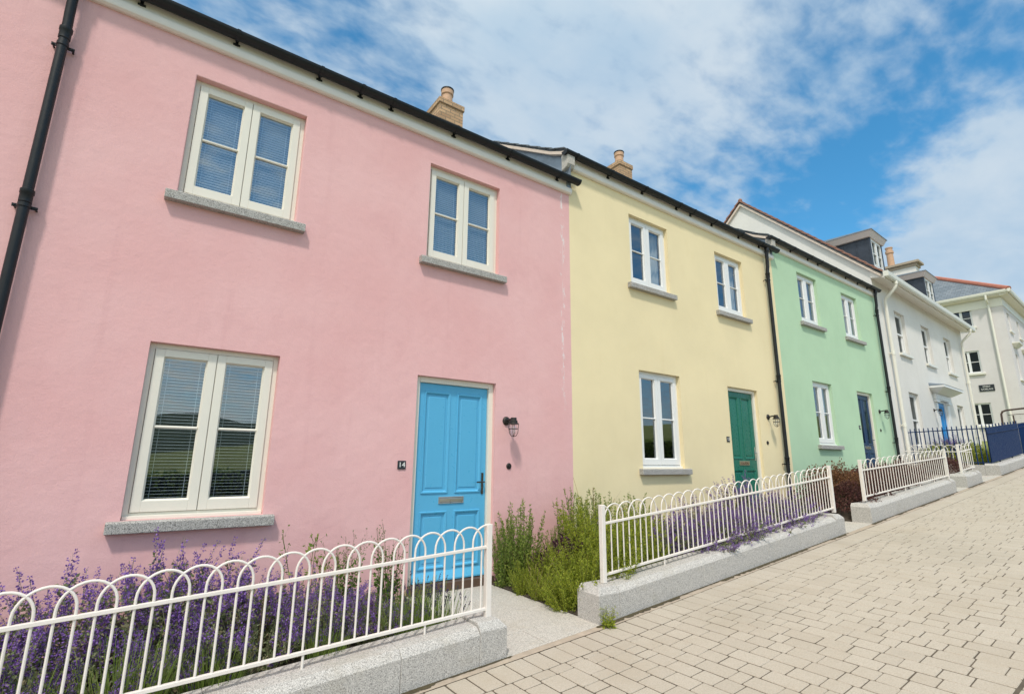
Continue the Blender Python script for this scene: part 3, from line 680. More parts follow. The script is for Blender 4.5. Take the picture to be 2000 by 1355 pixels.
for k, (a, b, c, d) in enumerate(HF):
    w = MB(); w.ring(a, b, c, d, .06, .05, .12); w.box(a+.06, b-.06, .06, .11, (c+d)/2-.025, (c+d)/2+.025); w.box((a+b)/2-.015, (a+b)/2+.015, .065, .105, c+.06, (c+d)/2-.026); w.box((a+b)/2-.015, (a+b)/2+.015, .065, .105, (c+d)/2+.026, d-.06)
    wi = w.build('window', 'white', h5)
    p = MB(); p.quad((a+.03, .1, c+.03), (b-.03, .1, c+.03), (b-.03, .1, d-.03), (a+.03, .1, d-.03)); p.build('pane', 'glass_far', wi, recalc=False)
    v = MB(); v.quad((a+.03, .2, c+.03), (b-.03, .2, c+.03), (b-.03, .2, d-.03), (a+.03, .2, d-.03)); v.build('blind', 'curtain', wi, recalc=False)
    s = MB(); s.box(a-.1, b+.1, -.09, .048, c-.1, c-.001); s.build('sill', 'upvc', wi, bevel=.01)
    if 4 < c < 5:
        t = MB(); t.hexa([(a-.08, -.08, d+.35), (b+.08, -.08, d+.35), (a-.08, 0, d+.35), (b+.08, 0, d+.35), (a-.22, -.25, d+.52), (b+.22, -.25, d+.52), (a-.22, 0, d+.52), (b+.22, 0, d+.52)]); t.box(a-.25, b+.25, -.28, 0, d+.522, d+.58); t.build('window_hood', 'upvc', wi)
m = MB(); m.box(-.025, 0, 0, 9, 8.25, 8.7); m.box(-.025, 14, -.025, 0, 8.25, 8.7); m.build('frieze_band', 'upvc', h5)
m = MB()
m.prism([(-.35, 8.78), (0, 8.72), (0, 8.9), (-.35, 8.95)], -.35, 9.3, lambda p, q, t: (p, t, q)); m.prism([(-.349, 8.781), (0, 8.721), (0, 8.899), (-.349, 8.949)], -.349, 14.3, lambda p, q, t: (t, p, q)); m.build('soffit', 'trim', h5)
m = MB(); m.prism([(-.36, 8.98), (-.37, 8.83), (-.44, 8.83), (-.47, 8.9), (-.48, 9.0), (-.46, 9.0)], -.48, 9.4, lambda p, q, t: (p, t, q)); m.prism([(-.36, 8.981), (-.37, 8.831), (-.44, 8.831), (-.469, 8.9), (-.479, 9.001), (-.46, 9.001)], -.479, 14.4, lambda p, q, t: (t, p, q)); m.build('gutter', 'upvc', h5)
sl = .68; hh = 4.9
m = MB(); zr = 8.97; A_, B_, C_, D_ = (-.4, -.4, zr), (14.4, -.4, zr), (14.4, 9.4, zr), (-.4, 9.4, zr); P_, Q_ = (hh-.4, hh-.4, zr+sl*hh), (14.4-hh, hh-.4, zr+sl*hh)
m.quad(A_, B_, Q_, P_); m.quad(D_, A_, P_); m.quad(C_, D_, P_, Q_); m.quad(B_, C_, Q_); rf = m.build('roof', 'slate_end', h5)
m = MB(); m.tube([(-.42, -.42, zr+.02), (P_[0], P_[1], P_[2]+.02)], .13, 8); m.tube([(-.42, 9.42, zr+.02), (P_[0], P_[1], P_[2]+.02)], .13, 8); m.tube([(P_[0], P_[1], P_[2]+.02), (Q_[0], Q_[1], Q_[2]+.02)], .13, 8); m.build('ridge_tile', 'ridge', rf, smooth=True)
m = MB(); m.tube([(-.42, .52, 8.85), (-.42, .52, 8.62), (-.1, .52, 8.42), (-.08, .52, 8.3), (-.08, .52, 0.5)], .055, 10); m.build('downpipe', 'upvc', h5, smooth=True)
sg = thing('street_sign', (EX, EY, 3.98), 'dark street name plate with two lines of white capitals on the end building', 'street sign', None, T2, ori=(0, 0, 3.98))
m = MB(); m.box(-.03, .0, .92, 1.53, 3.81, 4.15); m.build('plate', 'slate_plate', sg)
for tx, dz in (('STRET', .07), ('GORLAN', -.065)):
    o = text_mesh(tx, .115, 'letter', 'lettering', (-.032, 1.225, dz), sg, -PI/2)

# ---------------------------------------------------------------- garden walls of granite
def granite_wall(x0, x1, label, joints, h=.205, back=-1.43):
    t = thing('garden_wall', ((x0+x1)/2, YF, g((x0+x1)/2)), label, 'low wall', 'granite garden walls along the pavement')
    ch = .045
    def main(a, b):
        m = MB(); p = lambda x, y, k: (x, y, g(x)+k)
        lo_, hi_ = [], []
        prof = [(YF, -.25), (YF, h-.005), (YF+.012, h+.012), (YF+.05, h+.042), (back, h+.048), (back, -.25)]
        m.prism(prof, a, b, lambda y, k, x: (x, y, g(x)+k)); m.build('granite_block', 'granite', t, bevel=.004)
    def end(a, b, left):
        z = max(g(a), g(b))+h; zb = min(g(a), g(b))-.25; m = MB()
        ax = a if left else b; ins = .045 if left else -.045
        lo4 = [(a, YF), (b, YF), (b, back), (a, back)]
        top = [(a+(ins if left else 0), YF+.045), (b+(0 if left else ins), YF+.045), (b+(0 if left else ins), back), (a+(ins if left else 0), back)]
        n = len(m.v)
        m.v += [(x, y, zb) for x, y in lo4]+[(x, y, z) for x, y in lo4]+[(x, y, z+.05) for x, y in top]
        for k in range(4):
            j = (k+1) % 4; m.f.append((n+k, n+j, n+4+j, n+4+k)); m.f.append((n+4+k, n+4+j, n+8+j, n+8+k))
        m.f.append((n+3, n+2, n+1, n)); m.f.append((n+8, n+9, n+10, n+11)); m.build('granite_block', 'granite', t, bevel=.005)
    c = [x0]+list(joints)+[x1]
    for i, (a, b) in enumerate(zip(c, c[1:])):
        a2, b2 = a+(.0012 if i else 0), b-(.0012 if i < len(c)-2 else 0)
        if i == 0 and joints: end(a2, b2, True)
        elif i == len(c)-2: end(a2, b2, False)
        else: main(a2, b2)
granite_wall(-4.5, 2.34, 'speckled granite wall under the left fence, in front of the pink house', (-4.25, -3.1, -1.9, -.7, .45, 1.52, 2.11))
granite_wall(3.28, 8.06, 'long granite wall under the second fence, in front of the yellow house', (3.53, 4.75, 6.0, 7.10, 7.81))
granite_wall(8.97, 13.19, 'granite wall under the third fence, in front of the mint green house', (9.22, 10.5, 11.8, 12.95))
granite_wall(13.94, 15.08, 'short granite wall under the smallest white fence', (14.19, 14.85))
granite_wall(16.70, 21.5, 'granite wall under the navy panel, in front of the white house', (16.95, 18.2, 19.5, 21.2))
t = thing('garden_wall', (16.78, -1., g(16.7)), 'stub of granite wall under the navy railings, running back to the white house', 'low wall', 'granite garden walls along the pavement')
m = MB(); m.prism([(-1.428, -.25), (-1.428, .23), (.4, .23), (.4, -.25)], 16.70, 16.95, lambda y, k, x: (x, y, g(16.8)+k)); m.build('granite_block', 'granite', t, bevel=.008)

# ---------------------------------------------------------------- hooped fences
def hoop_fence(p0, p1, top0, top1, bot0, bot1, pitch, label, posts=(True, True), stubs=(), hb=.065, r=.0071, start=0.):
    """p0, p1: plan positions of the ends; top/bot: heights of the two rails at either end"""
    p0, p1 = Vector((*p0, 0)), Vector((*p1, 0)); L = (p1-p0).length; d = (p1-p0)/L
    P = lambda s, z: (p0.x+d.x*s, p0.y+d.y*s, z)
    zt = lambda s: top0+(top1-top0)*s/L; zb = lambda s: bot0+(bot1-bot0)*s/L
    nrm = Vector((d.y, -d.x, 0))
    t = thing('hoop_top_fence', P(L/2, zb(L/2)-hb), label, 'fence', 'white hoop topped fences')
    def bar(m, s0, s1, f, hw, hh):
        c = []
        for k in (-1, 1):
            for q in (-1, 1):
                for s in (s0, s1): c.append((p0.x+d.x*s+nrm.x*q*hw, p0.y+d.y*s+nrm.y*q*hw, f(s)+k*hh))
        m.hexa(c)
    for nm, f in (('top_rail', zt), ('bottom_rail', zb)):
        m = MB(); bar(m, .0, L, f, .0125, .0105); m.build(nm, 'fence_white', t, bevel=.003)
    for fl, s in zip(posts, (0, L)):
        if not fl: continue
        m = MB(); bar(m, s-.0225, s+.0225, lambda q: (zb(s)-hb-.004+zt(s)+.165)/2, .0225, (zt(s)+.165-zb(s)+hb+.004)/2); m.build('end_post', 'fence_white', t, bevel=.004)
    rad = 1.5*pitch; vr = min(rad, .135); sp = .158-vr
    s = start
    while s < L-.2*pitch:
        e = s+3*pitch; m = MB(); pts = []
        pts.append(P(max(s, 0), zb(max(s, 0))))
        mid = s+rad
        arc = [(s, zt(s)+sp)]+[(mid-rad*math.cos(PI*k/14), zt(mid-rad*math.cos(PI*k/14))+sp+vr*math.sin(PI*k/14)) for k in range(1, 14)]+[(e, zt(e)+sp)]
        arc = [(s, zb(s))]+arc+[(e, zb(e))]
        arc = [a for a in arc if -.001 <= a[0] <= L+.001]
        if len(arc) > 3:
            m.tube([P(a, z) for a, z in arc], r, 8); m.build('hoop', 'fence_white', t, smooth=True)
        s += 2*pitch
    for s in stubs:
        m = MB(); m.tube([P(s, zb(s)), P(s, zb(s)-hb-.06)], .008, 8); m.build('leg', 'fence_white', t, smooth=True)
    return t
YP = -1.55
hoop_fence((-2.0, YP), (2.26, YP), -.868, -.648, -1.262, -1.082, .0785, 'white hoop topped fence in front of the pink house, cut by the left edge', stubs=(.6, 1.75, 2.95, 3.75), hb=.075, start=.04)
hoop_fence((3.49, YP), (8.12, YP), -.556, -.195, -.990, -.618, .081, 'long white hoop topped fence with purple catmint behind, in front of the yellow house', stubs=(.85, 1.72, 2.4, 3.15), hb=.06, r=.0064, start=-.13)
hoop_fence((9.21, YP), (13.37, YP), -.105, .145, -.50, -.222, .118, 'white hoop topped fence with burgundy shrubs behind, in front of the mint green house', stubs=(.95, 1.75, 2.5, 3.3), hb=.06, r=.0064, start=-.10)
hoop_fence((14.33, YP), (15.32, YP), .265, .35, -.12, -.045, .15, 'narrow white hoop topped fence panel standing on the shortest granite wall', stubs=(.2, .8), hb=.06, r=.0064, start=-.10, posts=(True, False))
hoop_fence((16.15, -.03), (16.15, -1.35), .33, .30, .0, -.03, .085, 'white hoop topped fence running back from the pavement to the corner of the green house', stubs=(.3, 1.0), hb=.25, posts=(False, False), start=-.05)

# ---------------------------------------------------------------- navy railings and panel
XR = 16.82
t = thing('navy_railing', (XR, -.7, .0), 'open navy railing of spiked bars running back to the white house', 'railing')
m = MB(); m.tube([(XR, .17, .83), (XR, -1.56, .885)], .012, 8); m.lathe((XR, .2, .83), [(.02, -.03), (.03, 0), (.02, .03)], n=8); m.build('top_rail', 'navy', t, smooth=True)
m = MB(); m.tube([(XR, .15, .07), (XR, -1.56, .05)], .012, 8); m.build('bottom_rail', 'navy', t, smooth=True)
for k in range(17):
    y = .08-k*.098; z = .83+k*.0032
    m = MB(); m.tube([(XR, y, .0 if k % 5 else -.08), (XR, y, z+.07), (XR, y, z+.10)], [.0125, .0125, .004], 8); m.build('bar', 'navy', t, smooth=True)
t = thing('boarded_railing', (18.4, YP, .0), 'solid navy panel fixed to the railings at the far end of the pavement', 'railing')
f = lambda x: .055+(x-16.8)*.0815
m = MB(); n = 40
for i in range(n):
    a = 16.82+i*(3.33/n); b = a+3.33/n-.006
    m.hexa([(a, YP-.012, f(a)), (b, YP-.012, f(b)), (a, YP+.012, f(a)), (b, YP+.012, f(b)), (a, YP-.012, f(a)+.84), (b, YP-.012, f(b)+.84), (a, YP+.012, f(a)+.84), (b, YP+.012, f(b)+.84)])
m.hexa([(16.82, YP-.005, f(16.82)), (20.15, YP-.005, f(20.15)), (16.82, YP+.005, f(16.82)), (20.15, YP+.005, f(20.15)), (16.82, YP-.005, f(16.82)+.838), (20.15, YP-.005, f(20.15)+.838), (16.82, YP+.005, f(16.82)+.838), (20.15, YP+.005, f(20.15)+.838)])
m.build('panel', 'navy', t)
m = MB(); m.tube([(16.82, YP-.02, f(16.82)+.70), (20.15, YP-.02, f(20.15)+.70)], .014, 8); m.build('top_rail', 'navy', t, smooth=True)
for k in range(11):
    x = 16.9+k*.32; m = MB(); m.tube([(x, YP, f(x)+.8), (x, YP, f(x)+.89), (x, YP, f(x)+.915)], [.013, .013, .004], 8); m.build('finial', 'navy', t, smooth=True)
for x in (17.6, 18.9): m = MB(); m.tube([(x, YP, f(x)+.02), (x, YP, f(x)-.09)], .016, 8); m.build('leg', 'black', t, smooth=True)
t = thing('navy_railing', (21.4, YP, g(21.4)+.25), 'navy railing of upright bars beyond the solid navy panel', 'railing')
m = MB(); m.tube([(20.3, YP, f(20.3)+.72), (22.5, YP, f(22.5)+.72)], .012, 8); m.build('top_rail', 'navy', t, smooth=True)
for k in range(20):
    x = 20.3+k*.115; m = MB(); m.tube([(x, YP, f(x)-.08), (x, YP, f(x)+.80), (x, YP, f(x)+.84)], [.012, .012, .004], 6); m.build('bar', 'navy', t, smooth=True)
t = thing('guard_rail', (24, -1, g(24)), 'brown tubular guard rail with wire mesh, in front of the end building', 'guard rail')
m = MB(); m.tube([(24, -.50, .2), (24, -.56, 1.72), (24, -.60, 1.80), (24, -.70, 1.84), (24, -3.2, 2.05)], .03, 10); m.tube([(24, -.85, .2), (24, -.85, 1.66)], .022, 8); m.tube([(24, -1.45, .2), (24, -1.45, 1.72)], .03, 8); m.tube([(24, -1.62, .2), (24, -1.62, 1.74)], .03, 8); m.tube([(24, -.72, 1.68), (24, -3.2, 1.78)], .012, 6); m.build('frame', plain('brown_steel', (.09, .06, .05), .5, .3, .2), t, smooth=True)
m = MB()
for k in range(9): m.tube([(24, -.75, 1.0+k*.08), (24, -3.2, 1.0+k*.08)], .003, 4)
for k in range(20): m.tube([(24, -.78-k*.12, .4), (24, -.78-k*.12, 1.7)], .003, 4)
m.build('wire_mesh', 'steel', t)

# ---------------------------------------------------------------- ground, paving, paths and beds
def sheet(name, mat, xs, ys, zf, kind='structure'):
    m = MB(); n = len(ys)
    m.v = [(x, y, zf(x, y)) for x in xs for y in ys]
    m.f = [(i*n+j, (i+1)*n+j, (i+1)*n+j+1, i*n+j+1) for i in range(len(xs)-1) for j in range(n-1)]
    return tag(m.build(name, mat, None, recalc=False), kind=kind)
def land(x, y):
    z = g(x)-.10
    if y < -13: z += 1.7*min(1, (-13-y)/7)+.25*math.sin(x*.3)*min(1, (-13-y)/7)
    if y > 12: z += 0
    return z
sheet('ground', 'grass_ground', [-400, -200, -100, -60]+list(range(-50, 80, 5))+[80, 120, 250, 500], [-400, -200, -100, -60, -40, -30, -24, -20, -18, -16, -14, -13, -7.2, -1, 5, 20, 60, 150, 400], land)
sheet('road', 'asphalt', [-60, -30, -10, 3.28, 10, 30, 60, 80], [-12.5, -7.0], lambda x, y: g(x)-.095)
sheet('pavement_bed', 'joint', [-60, -20, -6, 3.28]+list(range(6, 60, 4))+[80], [-7.0, -1.69], lambda x, y: g(x)-.0035)
m = MB(); rnd = random.Random(3)
def paver(x0, x1, y0, y1):
    gap = .0042; c = .0035; dz = rnd.uniform(-.0012, .0012); tx, ty = rnd.uniform(-.0008, .0008), rnd.uniform(-.0008, .0008)
    j = lambda: rnd.uniform(-.0018, .0018)
    a, b, e, f_ = x0+gap+j(), x1-gap+j(), y0+gap*.6+j(), y1-gap*.6+j()
    z = lambda x, y, k: g(x)+k+dz+(tx if x > (x0+x1)/2 else -tx)+(ty if y > (y0+y1)/2 else -ty)
    n = len(m.v)
    q1, q2 = .0075, .004
    oct_ = lambda a, b, e, f_, k: [(a+k, e), (b-k, e), (b, e+k), (b, f_-k), (b-k, f_), (a+k, f_), (a, f_-k), (a, e+k)]
    lo4 = oct_(a, b, e, f_, q1); hi4 = oct_(a+c, b-c, e+c, f_-c, q1-.002)
    m.v += [(x, y, z(x, y, -.0045)) for x, y in lo4]+[(x, y, z(x, y, 0)) for x, y in hi4]
    m.f.append(tuple(range(n+8, n+16)))
    for k in range(8): q = (k+1) % 8; m.f.append((n+k, n+q, n+8+q, n+8+k))
x = -5.0
while x < 42:                                # header course beside the walls
    paver(x, x+.1545, -2.03, -1.775); x += .1545
x = -5.0
while x < 42:                                # body courses run out from the wall
    y = -2.034-rnd.choice((0, .05, .1, .13)); paver(x, x+.152, y, -2.034) if y < -2.06 else None
    if y > -2.06: y = -2.034
    while y > -4.04:
        l = rnd.choice((.10, .135, .16, .16, .20, .20, .24)); y2 = max(y-l, -4.045)
        if y2 < -3.98: y2 = -4.045
        paver(x, x+.152, y2, y); y = y2
    x += .152
x = -5.0
while x < 42:
    paver(x, x+.1545, -4.33, -4.062)
    y = -4.334
    while y > -6.2:
        l = rnd.choice((.17, .21, .25)); paver(x, x+.1545, y-l, y); y -= l
    x += .1545
tag(m.build('pavement', 'paver', None, recalc=False), kind='structure')
sheet('pavement_edge', 'strip', [-6, 3.28]+list(range(4, 43)), [-1.772, -1.69], lambda x, y: g(x)-.001+.002*math.sin(x*37))
m = MB()                                     # moss and dirt lying in the angle under the walls
for i in range(2600):
    x = rnd.uniform(-3, 21.4)
    if 2.36 < x < 3.25 or 8.1 < x < 8.95 or 13.2 < x < 13.9 or 15.1 < x < 16.65: continue
    w = rnd.uniform(.008, .05)*(1 if math.sin(x*2.3)+math.sin(x*5.1) > -.3 else .4); y = YF-w*.5-.001; l = rnd.uniform(.01, .05)
    pts = [(x+l*math.cos(k*PI/3), y+w*.6*math.sin(k*PI/3)) for k in range(6)]
    m.quad(*[(p, q, g(p)+.0035+rnd.uniform(0, .001)) for p, q in pts])
tag(m.build('moss', plain('moss_and_dirt', (.075, .06, .03), .98, var=.6, scale=30), None, recalc=False), kind='stuff')
def path(x0, x1, zd, rows):
    m = MB(); sb = []
    for i, (ya, yb) in enumerate(zip(rows, rows[1:])):
        cols = [x0, x0+(x1-x0)*(.55 if i % 2 else .42), x1] if i in (0,) else [x0, x1]
        for a, b in zip(cols, cols[1:]):
            f = lambda x, y: (g(x)+.004)*(y/YF)+zd*(1-y/YF)
            e = .0025; q = [(a+e, ya+e), (b-e, ya+e), (b-e, yb-e), (a+e, yb-e)]
            m.hexa([(q[0][0], q[0][1], f(*q[0])-.08), (q[1][0], q[1][1], f(*q[1])-.08), (q[3][0], q[3][1], f(*q[3])-.08), (q[2][0], q[2][1], f(*q[2])-.08),
                    (q[0][0], q[0][1], f(*q[0])), (q[1][0], q[1][1], f(*q[1])), (q[3][0], q[3][1], f(*q[3])), (q[2][0], q[2][1], f(*q[2]))])
    return tag(m.build('path', 'granite_path', None, bevel=.003), kind='structure')
path(2.30, 3.30, -1.325, [-1.70, -1.38, -.95, -.45, 0.])
path(8.04, 9.0, -.90, [-1.70, -1.40, -.9, -.4, 0.]); path(13.18, 14.7, -.46, [-1.70, -1.40, -.9, -.4, 0.]); path(15.06, 16.72, -.33, [-1.70, -1.40, -.9, -.4, 0.])
bedh = lambda x: .01+.10*min(1, max(0, min(abs(x-e) for e in (2.30, 3.30, 8.04, 9.0, 13.18))-.02)/.5)
bed = lambda x, y: g(x)+bedh(x)+(.02*math.sin(x*4.1+y*3)+.012*math.sin(x*9+y*7))*bedh(x)*9
fx = lambda a, b, n: [a+(b-a)*i/n for i in range(n+1)]
for a, b in ((-4.6, 2.30), (3.30, 8.04), (9.0, 13.18), (16.9, 22.)): sheet('soil', 'soil', [a]+fx(a+.004, b-.004, 40)+[b], fx(-1.44, .0, 8), lambda x, y, a=a, b=b: bed(x, y)-(.3 if x in (a, b) else 0))

# ---------------------------------------------------------------- planting
def rdir(rnd, up=0.):
    while 1:
        v = Vector((rnd.uniform(-1, 1), rnd.uniform(-1, 1), rnd.uniform(-1, 1)+up))
        if .1 < v.length: return v.normalized()
def leaf(m, p, d, l, w, rnd, fold=.25):
    d = d.normalized(); a = d.cross(rdir(rnd))
    if a.length < .05: a = d.orthogonal()
    a.normalize(); nrm = d.cross(a); mid = p+d*l*.45
    m.quad(p, mid+a*w*.5+nrm*w*fold, p+d*l, mid-a*w*.5+nrm*w*fold)
def ribbon(m, pts, w, rnd):
    a = rdir(rnd); a.z *= .2; a.normalize()
    for i in range(len(pts)-1):
        w0, w1 = w*(1-.5*i/len(pts)), w*(1-.5*(i+1)/len(pts))
        m.quad(pts[i]-a*w0/2, pts[i]+a*w0/2, pts[i+1]+a*w1/2, pts[i+1]-a*w1/2)
def curve(base, d, L, droop, n, rnd, wob=.06):
    pts = [base.copy()]; d = d.normalized()
    for i in range(n):
        d = (d+Vector((rnd.uniform(-wob, wob), rnd.uniform(-wob, wob), -droop*(i+1)/n+rnd.uniform(-wob, wob)*.4))).normalized(); pts.append(pts[-1]+d*L/n)
    return pts
def along(pts, t):
    f = t*(len(pts)-1); i = min(int(f), len(pts)-2); return pts[i].lerp(pts[i+1], f-i), (pts[i+1]-pts[i]).normalized()
def mesh_of(m, name, mat):
    me = bpy.data.meshes.new(name); me.from_pydata([tuple(v) for v in m.v], [], m.f); me.materials.append(M[mat]); return me
def catmint(seed, h, spread, nst, fl=1.0):
    rnd = random.Random(seed); L, F = MB(), MB()
    for s in range(nst):
        a = rnd.uniform(0, 2*PI); r = rnd.random()**.5
        base = Vector((math.cos(a)*r*.17, math.sin(a)*r*.17, -.03)); ln = h*rnd.uniform(.45, 1.08)*(1-.25*r)
        pts = curve(base, Vector((math.cos(a)*r*spread, math.sin(a)*r*spread, 1)), ln, .10*r, 7, rnd, .09)
        ribbon(L, pts, .005, rnd)
        for k in range(int(ln*95)):
            t = rnd.uniform(.04, .80); p, d = along(pts, t); dd = rdir(rnd); leaf(L, p+dd*rnd.uniform(0, .03), dd+d*.4, rnd.uniform(.024, .048)*(1.15-.6*t), rnd.uniform(.014, .026), rnd)
        if rnd.random() < fl:
            t = rnd.uniform(.54, .84); step = .024/ln
            while t < 1.0:
                p, d = along(pts, min(t, 1)); k = 1.5-.75*max(0, t-.4)/.6
                for q in range(rnd.randint(6, 10)):
                    o = rdir(rnd); leaf(F, p+o*.010*k, o+d*.4, rnd.uniform(.011, .021)*k, rnd.uniform(.009, .015)*k, rnd)
                t += step*rnd.uniform(.7, 1.6)
            for br in range(rnd.randint(0, 3)):   # short flowering side shoots
                p, d = along(pts, rnd.uniform(.4, .85)); sp = curve(p, d+rdir(rnd)*.8, rnd.uniform(.05, .14), 0, 3, rnd)
                ribbon(L, sp, .003, rnd)
                for q in range(20):
                    pp, dd = along(sp, rnd.uniform(.2, 1)); o = rdir(rnd); leaf(F, pp+o*.008, o+dd*.5, rnd.uniform(.010, .018), rnd.uniform(.008, .013), rnd)
    return mesh_of(L, 'catmint_foliage', 'catmint_leaf'), mesh_of(F, 'catmint_flowers', 'catmint_flower')
def lavender(seed, h, n, heads=.5):
    rnd = random.Random(seed); L, F = MB(), MB()
    for s in range(n):
        a = rnd.uniform(0, 2*PI); r = rnd.random()**.6; base = Vector((math.cos(a)*r*.15, math.sin(a)*r*.15, -.02)); ln = h*rnd.uniform(.45, 1.1)
        pts = curve(base, Vector((math.cos(a)*r*.42, math.sin(a)*r*.42, 1)), ln, .02, 5, rnd, .035); ribbon(L, pts, .0065 if ln < h*.8 else .0045, rnd)
        if rnd.random() < heads and ln > h*.7:
            for q in range(14):
                p, d = along(pts, 1-.10*rnd.random()); o = rdir(rnd); leaf(F, p+o*.003, o*.5+d, .012, .008, rnd)
    return mesh_of(L, 'lavender_stems', 'lav_stem'), mesh_of(F, 'lavender_heads', 'lav_head')
def shrub(seed, h, spread, nst, mat, ls=(.016, .030), dens=95, base_r=.18):
    rnd = random.Random(seed); L, B = MB(), MB()
    for s in range(nst):
        a = rnd.uniform(0, 2*PI); r = rnd.random()**.55; base = Vector((math.cos(a)*r*base_r, math.sin(a)*r*base_r, -.03)); ln = h*rnd.uniform(.5, 1.1)*(1-.3*r*rnd.random())
        pts = curve(base, Vector((math.cos(a)*r*spread, math.sin(a)*r*spread, 1)), ln, .03, 6, rnd, .06); ribbon(B, pts, .006, rnd)
        for k in range(int(ln*dens)):
            t = rnd.uniform(.05, 1); p, d = along(pts, t); o = rdir(rnd, .25)
            leaf(L, p+o*rnd.uniform(0, .03)*(1.2-t), o*(1.1-.5*t)+d*.5, rnd.uniform(*ls)*(1.2-.5*t), rnd.uniform(.010, .018)*(1.2-.4*t), rnd)
    return mesh_of(L, 'shrub_foliage', mat), mesh_of(B, 'shrub_stems', 'stem')
def dome(seed, rx, h, n, mat, mat2=None, ls=.022):
    rnd = random.Random(seed); L, B, T_ = MB(), MB(), MB()
    for k in range(n):
        a = rnd.uniform(0, 2*PI); u = rnd.random()**.7; ph = math.acos(rnd.uniform(0, 1)); rr = (.62+.42*rnd.random()**.6)
        lump = 1+.10*math.sin(a*3+seed)+.08*math.sin(a*7+ph*5+seed)+.06*math.sin(ph*11+a*2)
        p = Vector((math.cos(a)*math.sin(ph)*rx*rr*lump, math.sin(a)*math.sin(ph)*rx*rr*lump, math.cos(ph)*h*rr*lump))
        o = Vector((p.x, p.y, p.z*1.4+.05)).normalized()
        tgt = T_ if (mat2 and p.z > h*.62+.05*math.sin(a*5)) else L
        leaf(tgt, p, o*.8+rdir(rnd), ls*rnd.uniform(.7, 1.4), ls*.55*rnd.uniform(.8, 1.3), rnd)
    for k in range(40):
        a = rnd.uniform(0, 2*PI); q = rnd.random(); ribbon(B, curve(Vector((0, 0, 0)), Vector((math.cos(a)*q, math.sin(a)*q, .6)), h*rnd.uniform(.7, 1.05), -.05, 5, rnd), .006, rnd)
    r = [mesh_of(L, 'bush_foliage', mat), mesh_of(B, 'bush_stems', 'stem')]
    if mat2: r.append(mesh_of(T_, 'bush_tips', mat2))
    return r
def weed(seed, h, mat, big=False):           # a few tall open stems with leaves and seed heads
    rnd = random.Random(seed); L, B = MB(), MB()
    for s in range(4 if not big else 14):
        a = rnd.uniform(0, 2*PI); ln = h*rnd.uniform(.65, 1.05); q = rnd.uniform(.02, .3 if big else .14)
        pts = curve(Vector((math.cos(a)*.04, math.sin(a)*.04, -.02)), Vector((math.cos(a)*q, math.sin(a)*q, 1)), ln, .05, 8, rnd, .06); ribbon(B, pts, .007, rnd)
        for k in range(int((46 if big else 22)*ln/.6)):
            t = rnd.uniform(.1, .95 if not big else .85); p, d = along(pts, t); o = rdir(rnd, .1)
            lf = rnd.uniform(.03, .06)*(1.15-.7*t) if big else rnd.uniform(.018, .04)
            leaf(L, p+o*.015, o+d*.3, lf, lf*.55, rnd)
        for k in range(5):
            p, d = along(pts, rnd.uniform(.75, .97)); sp = curve(p, d+rdir(rnd)*.8, .07, 0, 3, rnd); ribbon(B, sp, .003, rnd)
            for z in range(4): leaf(L, sp[-1], rdir(rnd), .012, .009, rnd)
    return mesh_of(L, 'weed_leaves', mat), mesh_of(B, 'weed_stems', 'stem')
def grass_tuft(seed, h, n, mat, arch=.5):
    rnd = random.Random(seed); L = MB()
    for s in range(n):
        a = rnd.uniform(0, 2*PI); pts = curve(Vector((math.cos(a)*.03, math.sin(a)*.03, -.02)), Vector((math.cos(a)*.4, math.sin(a)*.4, 1)), h*rnd.uniform(.5, 1.1), arch*rnd.random(), 7, rnd, .03)
        ribbon(L, pts, .006, rnd)
        if rnd.random() < .35:
            for k in range(14): p, d = along(pts, rnd.uniform(.82, 1)); leaf(L, p-d*.004, d+rdir(rnd)*.5, .018, .007, rnd)
    return (mesh_of(L, 'grass_blades', mat),)
PARTN = {'catmint': ('foliage', 'flowers'), 'lavender': ('stems', 'flower_heads'), 'shrub': ('foliage', 'stems'), 'bush': ('foliage', 'stems', 'tips'), 'weed': ('leaves', 'stems'), 'grass': ('blades',)}
def plant(kind, name, meshes, x, y, z, sc, label, cat, group, rz=None):
    o = bpy.data.objects.new(name, None); COL.objects.link(o); o.location = (x, y, z); o.scale = (sc, sc, sc) if not isinstance(sc, tuple) else sc
    o.rotation_euler.z = random.uniform(0, 6.28) if rz is None else rz; o.empty_display_size = .1
    tag(o, label, cat, group)
    for me, pn in zip(meshes, PARTN[kind]):
        c = bpy.data.objects.new(pn, me); COL.objects.link(c); c.parent = o
    return o
CAT = [catmint(11, .84, .5, 85, .8), catmint(12, .80, .75, 85, .8), catmint(13, .68, .9, 75, .65), catmint(14, .76, .6, 80, .8)]
LAV = [lavender(21, .50, 300, .3), lavender(22, .46, 260, .45)]
SHR = [shrub(31, .80, .38, 80, 'shrub_leaf', (.022, .044), 150), shrub(32, .64, .75, 90, 'shrub_leaf', (.022, .044), 160, .24), shrub(33, .84, .22, 60, 'shrub_dark', (.020, .040), 160, .15)]
BER = [dome(41, .50, .58, 9000, 'berberis', 'berberis_brown', .032), dome(42, .50, .52, 7500, 'berberis', None, .032)]
LIM = dome(43, .42, .50, 3000, 'lime_leaf', ls=.03)
HEU = dome(44, .20, .30, 420, 'heuchera', ls=.055)
WD = [weed(51, .85, 'rose_leaf', True), weed(52, .62, 'shrub_dark'), weed(53, .22, 'shrub_leaf', True)]
GR = [grass_tuft(61, .5, 16, 'straw'), grass_tuft(62, .4, 26, 'lav_stem', .7)]
GC = 'purple catmint in the bed behind the left fence'
